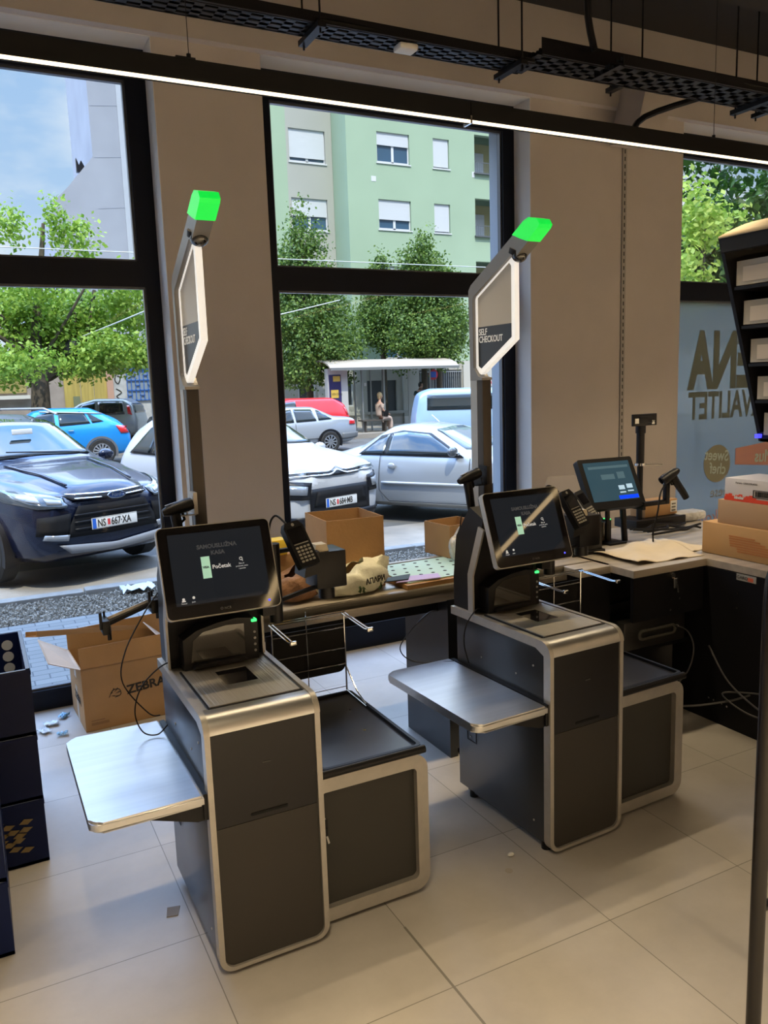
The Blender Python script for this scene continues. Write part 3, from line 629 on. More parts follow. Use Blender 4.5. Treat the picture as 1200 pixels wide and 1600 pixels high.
cable('hanging_cable', 'long black cable hanging in a big curve left of the right kiosk', [(1.77, 3.0, .75), (1.66, 2.9, .78), (1.55, 2.86, .73), (1.50, 2.86, .66), (1.56, 2.84, .60), (1.70, 2.76, .60)])
cable('scanner_cable', 'thin black cable hanging from the right kiosk scanner', [(1.758, 2.77, 1.22), (1.75, 2.78, 1.12), (1.745, 2.79, 1.0), (1.75, 2.79, .86)])

# ------------------------------------------------------------------ staff counter and the conveyor worktop
M_ctop = mat('counter_steel', (.50, .45, .38), .42, .45, noise=(5, .15), bump=(40, .05), stretch=(.3, 4, 4))
cv = thing('conveyor_worktop', 'steel-edged end of the checkout worktop running along the window behind the kiosks', 'worktop', (1.9, 3.3, 0))
B('steel_top', M_ctop, cv, (-1.0, .83, -.23, .22, .80, .84), (-1.0, .83, -.23, -.215, .765, .84), bev=.003)
B('underframe', M_blackm, cv, (-.9, .8, -.15, .2, .70, .80))
B('support_panel', M_char, cv, (-.04, .0, -.235, .18, 0, .77), (0, .8, -.2, .18, .02, .70))
B('back_upstand', mat('upstand_grey', (.42, .43, .42), .5, .3), cv, (-1.0, .9, .22, .25, .80, .865))
ct = thing('staff_counter', 'black staff checkout counter with a steel worktop turning the corner by the right window', 'counter', (3.3, 3.1, 0))
tp = MB(); tp.prism([(-.57, -.31), (-.08, -.31), (-.08, -2.9), (.75, -2.9), (.75, .6), (-.57, .6)], .805, .84, 'z'); tp.prism([(-.57, -.13), (-.57, .38), (-.57+.02, .38), (-.57+.02, -.13)], .78, .84, 'z'); tp.build('steel_worktop', M_ctop, ct, smooth=False)
B('corner_step', M_ctop, ct, (-.76, -.565, -.15, .38, .80, .838), bev=.003)
M_cnt = mat('counter_black', (.006, .006, .008), .5, spec=.2)
B('front_panel', M_cnt, ct, (-.56, -.09, -.30, -.28, .58, .80), (-.56, .2, -.05, -.03, .03, .60), smooth=False)
B('drawer_box', M_cnt, ct, (-.74, -.56, -.14, .3, .55, .80), smooth=False)
B('side_panel', M_cnt, ct, (-.08, -.06, -2.9, -.1, 0, .80), (-.08, .7, -2.88, -2.86, 0, .8), smooth=False)
B('back_body', M_blackm, ct, (-.50, .7, .0, .55, .02, .80), smooth=False)
for x, z in ((-.32, .66), (-.26, .66), (-.32, .61), (-.26, .61), (-.62, .52), (-.58, .53), (-.60, .49)): mb = MB(); mb.cyl((x, -.305 if z > .6 else -.15, z), (x, -.298 if z > .6 else -.14, z), .005, n=10); mb.build('screw_cap', M_chrome, ct)
for y, z in ((-.50, .70), (-.50, .63), (-.35, .12), (-.38, .118), (-.43, .115), (-.46, .11)): mb = MB(); mb.cyl((-.084, y, z), (-.079, y, z), .005, n=10); mb.build('screw_cap', M_chrome, ct)
lk = MB(); lk.cyl((-.32, -.32, .787), (-.32, -.30, .787), .014, n=14); lk.box(-.325, -.30, -.33, -.322, .725, .775, bev=.002); lk.prism([(-.30, .74), (-.292, .74), (-.288, .70), (-.296, .70)], -.326, -.323, 'y'); lk.build('drawer_lock_with_key', M_chrome, ct)
B('sticker', mat('sticker_grey', (.30, .30, .28), .5), ct, (-.0825, -.08, -.60, -.49, .768, .80)); B('sticker_mark', mat('sticker_red', (.55, .12, .06), .5), ct, (-.0835, -.0824, -.585, -.555, .772, .79))
text('GARO', .022, M_blackm, ct, face_mx((-.084, -.493, .776), '-x'), 'sticker_text', ext=.0003)
ups = thing('power_supply_unit', 'black box with a recessed oval handle on the lower shelf of the staff counter', 'device', (2.98, 2.93, .40))
B('housing', mat('ups_black', (.02, .02, .02), .3), ups, (-.21, .21, -.04, .1, 0, .15), bev=.01)
mb = MB(); mb.ring(rrect(-.12, .14, .045, .10, .027), rrect(-.105, .125, .058, .087, .014), -.048, -.038, 'y'); mb.build('handle_recess', mat('ups_grey', (.10, .10, .09), .35), ups)
mb = MB(); mb.cyl((.135, -.055, .088), (.135, -.04, .088), .012, n=12); mb.build('connector', M_chrome, ups)
B('shelf', M_cnt, ct, (-.55, .0, -.2, .0, .38, .40), smooth=False)
M_cbl = mat('cable_grey', (.08, .08, .085), .4)
cable('power_cable', 'grey cable curving down from the box with the oval handle', [(3.115, 2.87, .488), (3.17, 2.85, .45), (3.20, 2.84, .36), (3.18, 2.85, .25), (3.10, 2.86, .17)], .004, M_cbl)
cable('power_cable', 'long grey cable sagging along the foot of the staff counter', [(2.60, 2.80, .22), (2.85, 2.75, .16), (3.05, 2.70, .13), (3.19, 2.6, .16), (3.205, 2.5, .22)], .005, M_cbl)
cable('power_cable', 'grey cable looping low on the side of the staff counter towards the black rail', [(3.205, 2.75, .40), (3.19, 2.62, .26), (3.17, 2.45, .19), (3.205, 2.35, .14), (3.19, 2.5, .13), (3.17, 2.63, .19), (3.205, 2.5, .23), (3.205, 2.4, .25)], .0045, M_cbl)

# open cardboard box on the worktop
def open_box(r, x0, x1, y0, y1, h, th=.004, flaps=()):
    w = MB()
    w.box(x0, x1, y0, y0+th, 0, h); w.box(x0, x1, y1-th, y1, 0, h); w.box(x0, x0+th, y0+th, y1-th, 0, h); w.box(x1-th, x1, y0+th, y1-th, 0, h); w.box(x0, x1, y0, y1, 0, th)
    return w.build('walls', M_card, r, smooth=False)
ob = thing('cardboard_box', 'tall open plain cardboard box without flaps standing on the worktop by the window', 'box', (1.5, 3.38, .842), math.radians(-4))
open_box(ob, -.14, .135, -.15, .16, .325)
# zebra box on the floor
zb = thing('cardboard_box', 'large cardboard box with raised flaps and black lettering on the floor behind the left kiosk', 'box', (.375, 4.297, 0), math.radians(3))
open_box(zb, 0, .52, 0, .40, .345)
def flap(name, pts, parent, m_=M_card):
    a, b_, c_, d_ = [Vector(p) for p in pts]; n = (b_-a).cross(d_-a).normalized()*.004
    mb = MB(); mb._add([a, b_, c_, d_, a+n, b_+n, c_+n, d_+n], [(0, 1, 2, 3), (7, 6, 5, 4), (0, 4, 5, 1), (1, 5, 6, 2), (2, 6, 7, 3), (3, 7, 4, 0)])
    return mb.build(name, m_, parent, smooth=False)
flap('front_flap', [(0, 0, .345), (.52, 0, .345), (.52, .02, .455), (0, .02, .452)], zb)
flap('back_flap', [(.0, .40, .345), (.52, .40, .345), (.52, .41, .47), (.0, .41, .455)], zb)
flap('left_flap', [(0, .40, .345), (0, .0, .345), (-.145, .05, .395), (-.155, .34, .45)], zb, M_cardl)
flap('right_flap', [(.52, .40, .345), (.52, .0, .345), (.42, .03, .44), (.42, .37, .44)], zb, M_cardl)
M_ink = mat('printed_ink', (.03, .025, .02), .8)
text('ZEBRA', .066, M_ink, zb, face_mx((.225, -.0015, .165), '-y', Matrix.Rotation(math.radians(-4), 4, 'Y')), 'box_print', sx=1.05, bold=.002)
text('ZEBRA', .06, M_ink, zb, face_mx((-.0015, .26, .12), '-x'), 'box_print', sx=1.0, bold=.0015)
mb = MB()
for k in range(6): mb.prism([(.150+.012*math.cos(k), .18+.01*math.sin(k)), (.165+.02*math.cos(k*1.05), .19+.025*math.sin(k)), (.170+.02*math.cos(k*1.05), .185+.025*math.sin(k))], -.0016, -.0005, 'y')
mb.tube([(.13, -.001, .165), (.15, -.001, .20), (.185, -.001, .20), (.19, -.001, .17), (.16, -.001, .16)], .002, 5, 4); mb.build('zebra_head_mark', M_ink, zb)
B('print_block', mat('ink_soft', (.30, .17, .08), .85), zb, (.03, .12, -.0012, 0, .03, .045), (.03, .10, -.0012, 0, .052, .058), smooth=False)
B('packing_tape', mat('tape_pale', (.55, .46, .36), .4), zb, (-.0012, .0, .17, .23, .0, .20), (-.0012, 0, .17, .23, .25, .345), smooth=False)
# long cardboard edge strip lying from the crates to the box
mb = MB(); a, b_ = Vector((.13, 3.52, .775)), Vector((.66, 4.40, .49)); d_ = (b_-a)
q = d_.to_track_quat('X', 'Z').to_matrix().to_4x4(); mb.prism([(-.025, 0), (.025, 0), (.025, .022), (.021, .022), (.021, .004), (-.021, .004), (-.021, .022), (-.025, .022)], 0, d_.length, 'x', Matrix.Translation(a) @ q)
o = mb.build('cardboard_strip', M_card, smooth=False); tag(o, 'long folded cardboard strip lying between the navy crates and the open box', 'cardboard')
# black rail with clamps sticking out behind the left kiosk
r = thing('mounting_rail', 'black metal rail with clamps sticking out to the left behind the left kiosk', 'mounting rail', (.345, 2.88, .945), 0)
mb = MB(); mb.tube([(0, 0, .01), (.25, .02, .085)], .010, 8); mb.tube([(0, .03, .01), (.25, .05, .085)], .008, 8); mb.build('rail', M_black, r)
for q_ in (0, .17):
    mb = MB(); mb.box(q_-.012, q_+.014, -.03, .05, -.02+q_*.3, .03+q_*.3, bev=.003); mb.box(q_-.02, q_-.010, -.025, -.013, .0+q_*.3, .062+q_*.3, bev=.003); mb.cyl((q_+.01, -.02, -.04+q_*.3), (q_+.01, -.02, .01+q_*.3), .007, n=10); mb.cyl((q_+.005, .04, .02+q_*.3), (q_+.005, .04, .05+q_*.3), .004, n=8); mb.build('clamp', M_black, r)
B('rail_face', M_silver, r, (0.02, .20, .008, .012, .02, .03), rot=(0, -.29, 0))

# crumpled bag with dark print
def crumple(mb_fn_pts, nu, nv): pass
def bag(name, label, c, sx_, sy_, h, m_, seed, handle=None, cat='bag'):
    random.seed(seed); mb = MB(); nu, nv = 22, 44; pts = []
    for i in range(nu):
        t_ = i/(nu-1)
        for j in range(nv):
            a = 2*math.pi*j/(nv-1); prof = math.sin(math.pi*(t_*.93+.02))**.55
            f = 1+.07*math.sin(a*3+seed)+.05*math.sin(a*7+t_*9)+.04*math.sin(a*13+t_*17+seed)
            x = sx_*prof*f*math.cos(a); y = sy_*prof*f*math.sin(a); z = h*(1-math.cos(math.pi*t_))/2*(1+.25*math.cos(a)*t_)*(1+.06*math.sin(a*5+t_*8))
            pts.append((x, y, max(0, z)))
    mb.grid(pts, nu, nv)
    r = thing(name, label, cat, c); body = mb.build('bag_body', m_, r)
    if handle:
        mb = MB(); hp = []
        for i in range(10):
            t_ = i/9; cxx = handle[0]*t_; czz = handle[1]*t_
            for j in range(17):
                a = 2*math.pi*j/16; w = (.045*(1-t_)+.018)*(1+.25*math.sin(a*4+t_*5))
                hp.append((sx_*.62+cxx+w*math.cos(a), w*.5*math.sin(a), h*.8+czz-w*.4*math.cos(a)))
        mb.grid(hp, 10, 17); mb.build('bag_handle', m_, r)
    return r
M_bag = mat('plastic_bag_cream', (.80, .80, .64), .35, noise=(5, .12), bump=(18, .5), trans=.0, coat=.3)
bg_ = bag('plastic_bag', 'cream plastic carrier bag with dark leaf print lying before the tall cardboard box', (1.43, 3.18, .842), .165, .085, .118, M_bag, 3, (.075, .055))
text('АПАРИ', .034, M_ink, bg_, face_mx((.035, -.088, .052), '-y', Matrix.Rotation(-.12, 4, 'Y')), 'bag_print', ext=.001, sx=.8, bold=.001)
mb = MB()
for px_, pz_, rr in ((-.005, .025, .6), (.015, .022, .9), (.09, .028, 0)):
    for k in range(4):
        a = rr+k*.5; x_, z_ = px_+.012*k*math.cos(1.1), pz_+.004*k
        mb.prism([(x_, z_), (x_+.012*math.cos(a), z_+.016*math.sin(a)), (x_+.020*math.cos(a+.2), z_+.006), (x_+.01, z_-.006)], -.092, -.084, 'y')
mb.build('leaf_print', mat('leaf_print_green', (.05, .10, .03), .7), bg_)
bag('paper_bag', 'crumpled brown paper bag on the worktop behind the left kiosk screen', (1.18, 3.22, .842), .12, .09, .13, mat('brown_paper', (.28, .15, .08), .8, noise=(20, .3), bump=(60, .5)), 8)
o = B('yellow_box', mat('yellow_card', (.75, .55, .04), .5), None, (-.05, .05, -.04, .04, 0, .07), bev=.004); o.location = (1.15, 3.38, 1.02-.0); tag(o, 'small yellow packet on top of the cardboard carton behind the left kiosk', 'packet')
o = B('carton', M_card, None, (-.10, .12, -.05, .05, 0, .178), bev=.002); o.location = (1.15, 3.40, .842); tag(o, 'small closed cardboard carton behind the brown paper bag', 'box')
# perforated mint sheet, board, leaflets
m, t, b = node_mat('mint_sheet')
ms = MB(); ms.prism([(-.30, -.18), (.30, -.18), (.30, .19), (-.30, .19)], 0, .006, 'z')
mo = ms.build('perforated_sheet', mat('mint_metal', (.45, .66, .60), .5), None, loc=(1.98, 3.30, .862), smooth=False, rot=(0, 0, .03)); tag(mo, 'mint green perforated sheet lying on the worktop left of the right kiosk', 'sheet')
mb = MB()
for i in range(9):
    for j in range(5):
        x_ = -.27+i*.067+(j % 2)*.033; y_ = -.15+j*.075; mb.lathe([(.0004, .0065), (.0095, .0065), (.0095, .006)], (x_, y_, 0), 'z', 10)
ho = mb.build('holes', M_blackm, mo)
o = B('wooden_board', mat('board_edge', (.40, .22, .08), .6), None, (-.32, .31, -.20, .18, 0, .02)); o.location = (1.98, 3.295, .842); o.rotation_euler.z = .03; tag(o, 'thin brown board under the mint perforated sheet', 'board')
mb = MB(); mb.prism([(-.12, -.02), (.10, -.05), (.13, .03), (-.02, .06)], 0, .003, 'z'); o = mb.build('leaflet', mat('purple_paper', (.48, .38, .72), .5), None, loc=(1.75, 3.15, .87)); tag(o, 'pale purple leaflet on the front edge of the mint sheet', 'leaflet')
mb = MB(); mb.prism([(-.14, -.03), (.02, -.03), (.08, .06), (-.10, .03)], 0, .004, 'z'); o = mb.build('dark_leaflet', M_black, None, loc=(1.68, 3.17, .875), rot=(0, .03, 0)); tag(o, 'dark leaflet beside the purple one at the sheet corner', 'leaflet')
sbx = thing('cardboard_box', 'small open cardboard box holding a clear bag, behind the right kiosk screen', 'box', (2.16, 3.50, .867), .1)
o = open_box(sbx, -.06, .16, -.06, .16, .17)
bag('clear_bag', 'clear plastic bag with white packaging in front of the small cardboard box', (2.13, 3.37, .868), .06, .05, .15, mat('clear_bag', (.60, .60, .60), .2, noise=(20, .3), bump=(30, .6), alpha=.8), 5)

# staff till
tl = thing('till_monitor', 'angled black touchscreen till with blue-lit screen on the staff counter', 'screen', (3.115, 3.37, .84))
Rm = Matrix.Translation((0, 0, .335)) @ Matrix.Rotation(math.radians(-4), 4, 'Z') @ Matrix.Rotation(math.radians(-28), 4, 'X')
mb = MB(); mb.prism(rrect(-.185, .185, -.148, .148, .012), -.012, .028, 'y'); sc = mb.build('screen_housing', M_black, tl); sc.matrix_local = Rm
B('display', mat('till_display', (.02, .04, .06), .1, emit=((.018, .045, .065), 1.0)), sc, (-.155, .155, -.0135, -.0122, -.105, .125))
B('screen_tiles', mat('till_tile', (.3, .45, .6), .3, emit=((.25, .38, .52), .9)), sc, (.035, .075, -.0145, -.0136, -.045, -.020), (.09, .13, -.0145, -.0136, -.04, -.015), (.035, .075, -.0145, -.0136, -.065, -.057), (.09, .13, -.0145, -.0136, -.06, -.052))
B('screen_bar', mat('till_bar', (.0, .05, 1), .3, emit=((.0, .03, .95), 1.0)), sc, (.02, .150, -.0145, -.0136, -.10, -.080))
B('screen_tiles_dim', mat('till_dim', (.05, .1, .14), .3, emit=((.04, .08, .11), .8)), sc, (-.06, .03, -.0145, -.0136, .02, .05), (-.13, .14, -.0145, -.0136, .085, .10), (.05, .1, -.0145, -.0136, .02, .06))
mb = MB(); mb.box(-.06, .06, -.07, .07, 0, .012, bev=.003); mb.cyl((-.02, 0, .01), (-.02, 0, .26), .014, n=12); mb.cyl((.11, -.0, .0), (.11, .03, .29), .018, n=12); mb.tube([(-.06, .02, .22), (-.07, .0, .16), (-.03, .0, .13), (.0, .02, .20)], .004, 6, 5); mb.build('stand', M_black, tl)
ts = thing('scanner_stand', 'low steel-framed flatbed scanner tower under the till screen with a green light', 'scanner', (3.0, 3.42, .84))
B('glass_body', mat('smoked_steel', (.22, .20, .17), .2, .6), ts, (-.15, .10, -.03, .04, .0, .12), bev=.006); B('switch_block', M_black, ts, (.10, .14, -.035, .04, 0, .13), bev=.004); B('green_lamp', M_led, ts, (.11, .13, -.04, .0, .128, .134))
pole = thing('customer_display_pole', 'black pole with a flat empty mounting plate on top behind the till', 'pole', (3.56, 3.6, .84))
mb = MB(); mb.cyl((0, 0, 0), (0, 0, .38), .018, n=14); mb.cyl((0, 0, .40), (0, 0, .60), .024, n=16); mb.cyl((0, 0, .58), (0, 0, .645), .030, n=16); mb.build('pole_tube', M_black, pole)
mb = MB(); mb.cyl((0, 0, .385), (0, 0, .40), .034, n=16); mb.tube([(0, -.03, .392), (.13, -.05, .385)], .003, 6); mb.build('clamp', M_chrome, pole)
B('mount_plate', M_black, pole, (-.095, .095, -.035, -.02, .625, .695), (-.05, .05, -.045, -.02, .64, .68), bev=.003); B('plate_label', M_white, pole, (-.08, -.05, -.0375, -.0352, .64, .67), (.055, .075, -.0375, -.0352, .632, .655))
text('OO', .03, M_black, pole, face_mx((.03, -.0495, .645), '-y'), 'plate_mark', ext=.0004)
g = thing('scanner_bracket', 'black angled arm holding the till scanner, right of the till screen', 'bracket', (3.33, 3.28, 1.04))
mb = MB(); mb.box(-.06, .12, -.012, .012, .0, .026, bev=.003); mb.box(.10, .13, -.014, .014, .0, .15, bev=.004); mb.cyl((.10, -.02, .13), (.10, .02, .13), .014, n=12); mb.box(-.06, -.04, .0, .1, -.02, .02); mb.build('arm', M_black, g)
mb = MB(); mb.cyl((.115, -.03, .13), (.115, -.014, .13), .008, n=10); mb.build('wing_nut', M_chrome, g)
hand_scanner('till_scanner', 'black handheld scanner pointing down on the arm beside the till screen', (3.43, 3.25, 1.20), (0, math.radians(28), math.radians(172)), None).scale = (1.15, 1.15, 1.15)
cable('till_scanner_cable', 'black cable hanging from the till scanner to the counter', [(3.42, 3.25, 1.17), (3.34, 3.22, 1.12), (3.30, 3.2, 1.02), (3.27, 3.2, .92), (3.27, 3.2, .855)], .005)
mb = MB(); mb.prism([(-.26, 0), (.22, 0), (.12, .36), (-.14, .37)], 0, .004, 'y'); o = mb.build('acrylic_sheet', mat('acrylic', (.8, .75, .72), .08, alpha=.13), None, loc=(3.02, 3.62, .842)); tag(o, 'clear acrylic sheet standing behind the till terminal', 'sheet')
tt = thing('till_terminal', 'black card terminal in a cradle on a black box left of the till screen', 'card terminal', (2.80, 3.27, .84))
B('base_box', M_black, tt, (-.115, .105, -.07, .1, .02, .18), (-.10, .12, -.08, .1, .0, .022), bev=.005)
B('cradle', M_black, tt, (-.05, .04, -.085, -.04, .10, .19), bev=.006)
Rt = Matrix.Translation((.0, -.06, .255)) @ Matrix.Rotation(math.radians(16), 4, 'Z') @ Matrix.Rotation(math.radians(-36), 4, 'X') @ Matrix.Rotation(math.radians(-8), 4, 'Y')
mb = MB(); mb.prism(rrect(-.041, .041, -.105, .09, .015), -.014, .016, 'y'); te = mb.build('handset', M_black, tt); te.matrix_local = Rt
B('screen', M_gloss, te, (-.032, .032, -.0155, -.0142, .01, .07)); B('keys', MATS['key_grey'], te, *[(-.03+j*.0155, -.02+j*.0155, -.017, -.014, -.02-i*.014, -.011-i*.014) for i in range(5) for j in range(4)])
B('side_light', M_silver, te, (-.0425, -.040, -.01, .008, -.05, .05))
cable('till_terminal_cable', 'black cable arching behind the till terminal', [(2.74, 3.36, 1.10), (2.70, 3.38, 1.17), (2.64, 3.36, 1.19), (2.58, 3.36, 1.14), (2.56, 3.36, .99)], .004)
# crumpled paper on the counter
random.seed(4); nu, nv = 26, 18
def sheet(name, label, corners, z, m_, amp, seed):
    a, b_, c_, d_ = [Vector(p) for p in corners]; pts = []
    for i in range(nu):
        for j in range(nv):
            u, v = i/(nu-1), j/(nv-1); p = (a*(1-u)+b_*u)*(1-v)+(d_*(1-u)+c_*u)*v
            hgt = amp*(.5+.5*math.sin(u*5+v*3+seed))*(.4+.6*math.sin(math.pi*v))+amp*.35*math.sin(u*11-v*7+seed)
            pts.append((p.x, p.y, z+max(.0015, hgt)))
    mb = MB(); mb.grid(pts, nu, nv); o = mb.build(name, m_)
    md = o.modifiers.new('thickness', 'SOLIDIFY'); md.thickness = .0015
    return tag(o, label, 'paper')
M_paper = mat('wrapping_paper', (.62, .54, .42), .8, noise=(8, .05))
sheet('paper_sheet', 'large crumpled sheet of cream paper lying on the staff counter', [(2.83, 2.87), (3.26, 2.84), (3.30, 3.24), (2.84, 3.22)], .842, M_paper, .028, 1)
sheet('paper_sheet', 'second cream paper sheet behind the large one, next to the box stack', [(3.2, 2.92), (3.40, 2.95), (3.42, 3.28), (3.25, 3.30)], .842, M_paper, .016, 3)
o = B('cardboard_tray', M_card, None, (-.14, .14, -.06, .06, 0, .095), bev=.002); o.location = (3.74, 3.66, .90); o.rotation_euler.z = .04; tag(o, 'small cardboard box with a white label lying behind the till', 'box')
B('address_label', M_white, o, (.08, .135, -.0615, -.06, .015, .085)); B('label_print', M_ink, o, *[(.09+.012*i, .098+.012*i, -.0625, -.0614, .02+.02*j, .03+.02*j) for i in range(3) for j in range(3)])
o = B('black_drawer_unit', M_black, None, (-.17, .24, -.09, .1, 0, .055), bev=.004); o.location = (3.66, 3.64, .842); tag(o, 'flat black unit under the small labelled cardboard box', 'device')
cb_ = MB(); random.seed(9)
for k in range(5): cb_.tube([(3.42+.08*q_+random.uniform(-.03, .03), 3.36+.04*k+random.uniform(-.03, .03), .852+random.uniform(0, .02)) for q_ in range(6)], .007, 6, 4)
o = cb_.build('cable_bundle', M_black); tag(o, 'tangled bundle of black cables on the counter behind the paper', 'cables')
o = B('plastic_wrap', mat('wrap_white', (.6, .6, .6), .3, noise=(14, .3), bump=(30, .8), alpha=.85), None, (-.12, .12, -.06, .06, 0, .06), bev=.02); o.location = (3.98, 3.62, .845); tag(o, 'crumpled white plastic wrap on the counter under the frosted window', 'plastic wrap')
# boxes stacked on the counter's side run
def carton(name, label, x0, x1, y0, y1, z0, z1, m_): 
    o = B(name, m_, None, (x0, x1, y0, y1, 0, z1-z0), bev=.002); o.location.z = z0; return tag(o, label, 'box')
o = carton('cardboard_box', 'long brown cardboard box with reddish stamp, bottom of the stack on the staff counter', 3.325, 3.66, 2.05, 2.915, .842, 1.004, mat('carton_warm', (.48, .28, .11), .85, noise=(5, .06)))
B('side_stamp', mat('stamp_red', (.42, .16, .05), .85), o, *[(3.3235, 3.325, 2.60-.03*k, 2.75-.002*k-(.04 if k > 4 else 0), .105-.012*k, .112-.012*k) for k in range(7)], smooth=False)
o = carton('cardboard_box', 'plain brown cardboard box in the middle of the stack on the staff counter', 3.345, 3.64, 2.1, 2.84, 1.005, 1.125, mat('carton_mid', (.42, .27, .15), .85, noise=(5, .06)))
o = carton('chocolate_carton', 'white and red display carton with a barcode on top of the box stack', 3.35, 3.60, 2.1, 2.805, 1.126, 1.238, mat('carton_white', (.62, .58, .56), .6))
B('red_band', mat('carton_red', (.72, .06, .02), .5), o, (3.3485, 3.35, 2.1, 2.806, 0, .018), *[(3.3485, 3.35, 2.80-.02*(k+1), 2.80-.02*k, .018, .030+.006*math.sin(k*2.1)) for k in range(9)], smooth=False)
text('kinder', .022, M_white, o, face_mx((3.347, 2.745, .012), '-x'), 'carton_print', bold=.001)
text('Ferrero  CIOCCOLATO', .012, M_ink, o, face_mx((3.348, 2.74, .088), '-x'), 'carton_small_print', bold=0)
random.seed(2); yb = 2.625; bars = []
while yb > 2.48: wd = random.choice((.0015, .003, .0045)); bars.append((3.347, 3.3495, yb-wd, yb, .032, .058)); yb -= wd+random.choice((.002, .0035))
bars += [(3.347, 3.3495, 2.635, 2.638, .026, .064), (3.347, 3.3495, 2.46, 2.638, .061, .064), (3.347, 3.3495, 2.46, 2.638, .026, .029)]
B('barcode', M_ink, o, *bars, smooth=False)

# hanging display unit at the right edge (slanted front, clear drawers)
ds = thing('cigarette_display', 'black overhead display unit with slanting front and clear drawers at the right edge', 'display unit', (3.3, 2.85, 1.4))
prof = [(0.0, 1.0), (.30, 1.02), (.62, 1.0), (.62, 0), (.345, 0.0), (.345, .03)]
def fx_(z): return .02+.325*(1-z/1.0)
mb = MB(); mb.ring([(.0, 1.0), (.6, 1.0), (.6, 0), (.345, 0)], [(.045, .955), (.56, .955), (.56, .04), (.375, .04)], -.02, .0, 'y'); mb.prism([(.045, .955), (.56, .955), (.56, .04), (.375, .04)], -.015, -.005, 'y'); mb.build('end_panel', M_black, ds, smooth=False)
mb = MB(); mb.prism([(.0, 1.0), (.6, 1.0), (.6, 0), (.345, 0)], -1.25, -1.23, 'y'); mb.build('end_panel', M_black, ds, smooth=False)
B('back_panel', M_black, ds, (.58, .6, -1.23, -.02, 0, 1.0), smooth=False)
B('top_frame_rail', M_black, ds, (0, .04, -1.23, -.02, .93, 1.0), smooth=False); B('bottom_frame_rail', M_black, ds, (.33, .375, -1.23, -.02, 0, .05), (.33, .5, -1.23, -.02, 0, .02), smooth=False)
mb = MB(); mb.prism([(-.005, 1.0), (.0, 1.0), (.22, 1.10), (.40, 1.12), (.6, 1.12), (.6, 1.0)], -1.24, -.01, 'x') if False else mb.grid([(-.01+.6*i/10, -.01-1.24*j, 1.005+.10*math.sin(math.pi*.5*min(1, i/6))) for i in range(11) for j in (0, 1)], 11, 2); oo = mb.build('curved_top', mat('display_tan', (.50, .39, .24), .6), ds); sm_ = oo.modifiers.new('thickness', 'SOLIDIFY'); sm_.thickness = .01
M_clr = mat('clear_drawer', (.75, .72, .68), .12, alpha=.42); M_crm = mat('price_channel', (.62, .56, .50), .5, alpha=.9)
for k in range(5):
    z = .79-k*.185; x = fx_(z)
    dr = B('shelf', M_black, ds, (x-.0, .56, -1.2, -.03, z-.035, z-.02), smooth=False)
    B('clear_front', M_clr, dr, (x, x+.004, -1.2, -.04, z-.015, z+.10), (x, x+.25, -.045, -.04, z-.015, z+.08), smooth=False)
    B('price_channel', M_crm, dr, (x-.004, x, -1.2, -.08, z+.0, z+.07), smooth=False)
B('blue_indicator', M_blue, ds, (.30, .33, -.03, -.01, .02, .04))
mb = MB()
for yy in (-.3, -1.0): mb.cyl((.5, yy, -.56), (.5, yy, .02), .02, n=12)
mb.build('support_posts', M_black, ds)

# black tube rail in the foreground at right
rl = thing('tube_rail', 'black steel tube frame standing at the right edge in the foreground', 'rail', (1.372, 1.03, 0))
mb = MB(); mb.tube([(0, 0, 0), (0, 0, 1.30), (.004, 0, 1.345), (.02, 0, 1.38), (.05, 0, 1.395), (.5, 0, 1.40), (.56, 0, 1.37), (.58, 0, 1.30), (.58, 0, 0)], .0155, 16); mb.build('hoop', mat('rail_black', (.006, .004, .003), .25, 0, .3), rl)
mb = MB(); mb.tube([(.0, 0, .635), (.58, 0, .66)], .010, 10); mb.build('cross_bar', M_black, rl)
mb = MB(); mb.box(.03, .06, -.012, .012, .78, .84, bev=.004); mb.cyl((0, 0, 0), (0, 0, .01), .03); mb.cyl((.58, 0, 0), (.58, 0, .01), .03); mb.box(.03, .58, -.003, .003, .80, .815); mb.build('clip_and_feet', M_black, rl)

# navy crates
M_navy = mat('navy_plastic', (.005, .012, .062), .4, 0, .18, noise=(3, .1)); M_gold = mat('gold_print', (.24, .17, .06), .5)
def crate(x1, y0, z0, label, top):
    r = thing('navy_crate', label, 'crate', (x1, y0, z0), 0, 'navy plastic crates stacked at the left edge')
    W_, D_, H_ = .42, .56, .252
    mb = MB(); t_ = .012
    mb.box(-W_, 0, 0, t_, 0, H_); mb.box(-W_, 0, D_-t_, D_, 0, H_); mb.box(-W_, -W_+t_, t_, D_-t_, 0, H_); mb.box(-t_, 0, t_, D_-t_, 0, H_); mb.box(-W_, 0, 0, D_, 0, t_)
    mb.box(-W_, .002, -.002, .008, H_-.02, H_-.004); mb.box(-.006, .002, 0, D_, H_-.02, H_-.004)
    mb.build('walls', M_navy, r, smooth=False)
    B('rim', mat('rim_blue_grey', (.16, .20, .30), .25), r, (-W_, 0, 0, .010, H_, H_+.002), (-.014, 0, 0, D_, H_, H_+.002), (-W_, 0, D_-.006, D_, H_, H_+.002), smooth=False)
    if top:
        mb = MB()
        for i in range(3):
            for k in range(3): mb.lathe([(.0005, 0), (.022, 0), (.022, .001)], (-.06-.10*i, D_-t_-.0015, H_-.05-.05*k), 'y', 14)
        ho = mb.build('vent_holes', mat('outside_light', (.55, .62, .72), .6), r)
    random.seed(int(z0*100)+3); mb = MB()
    return r, mb
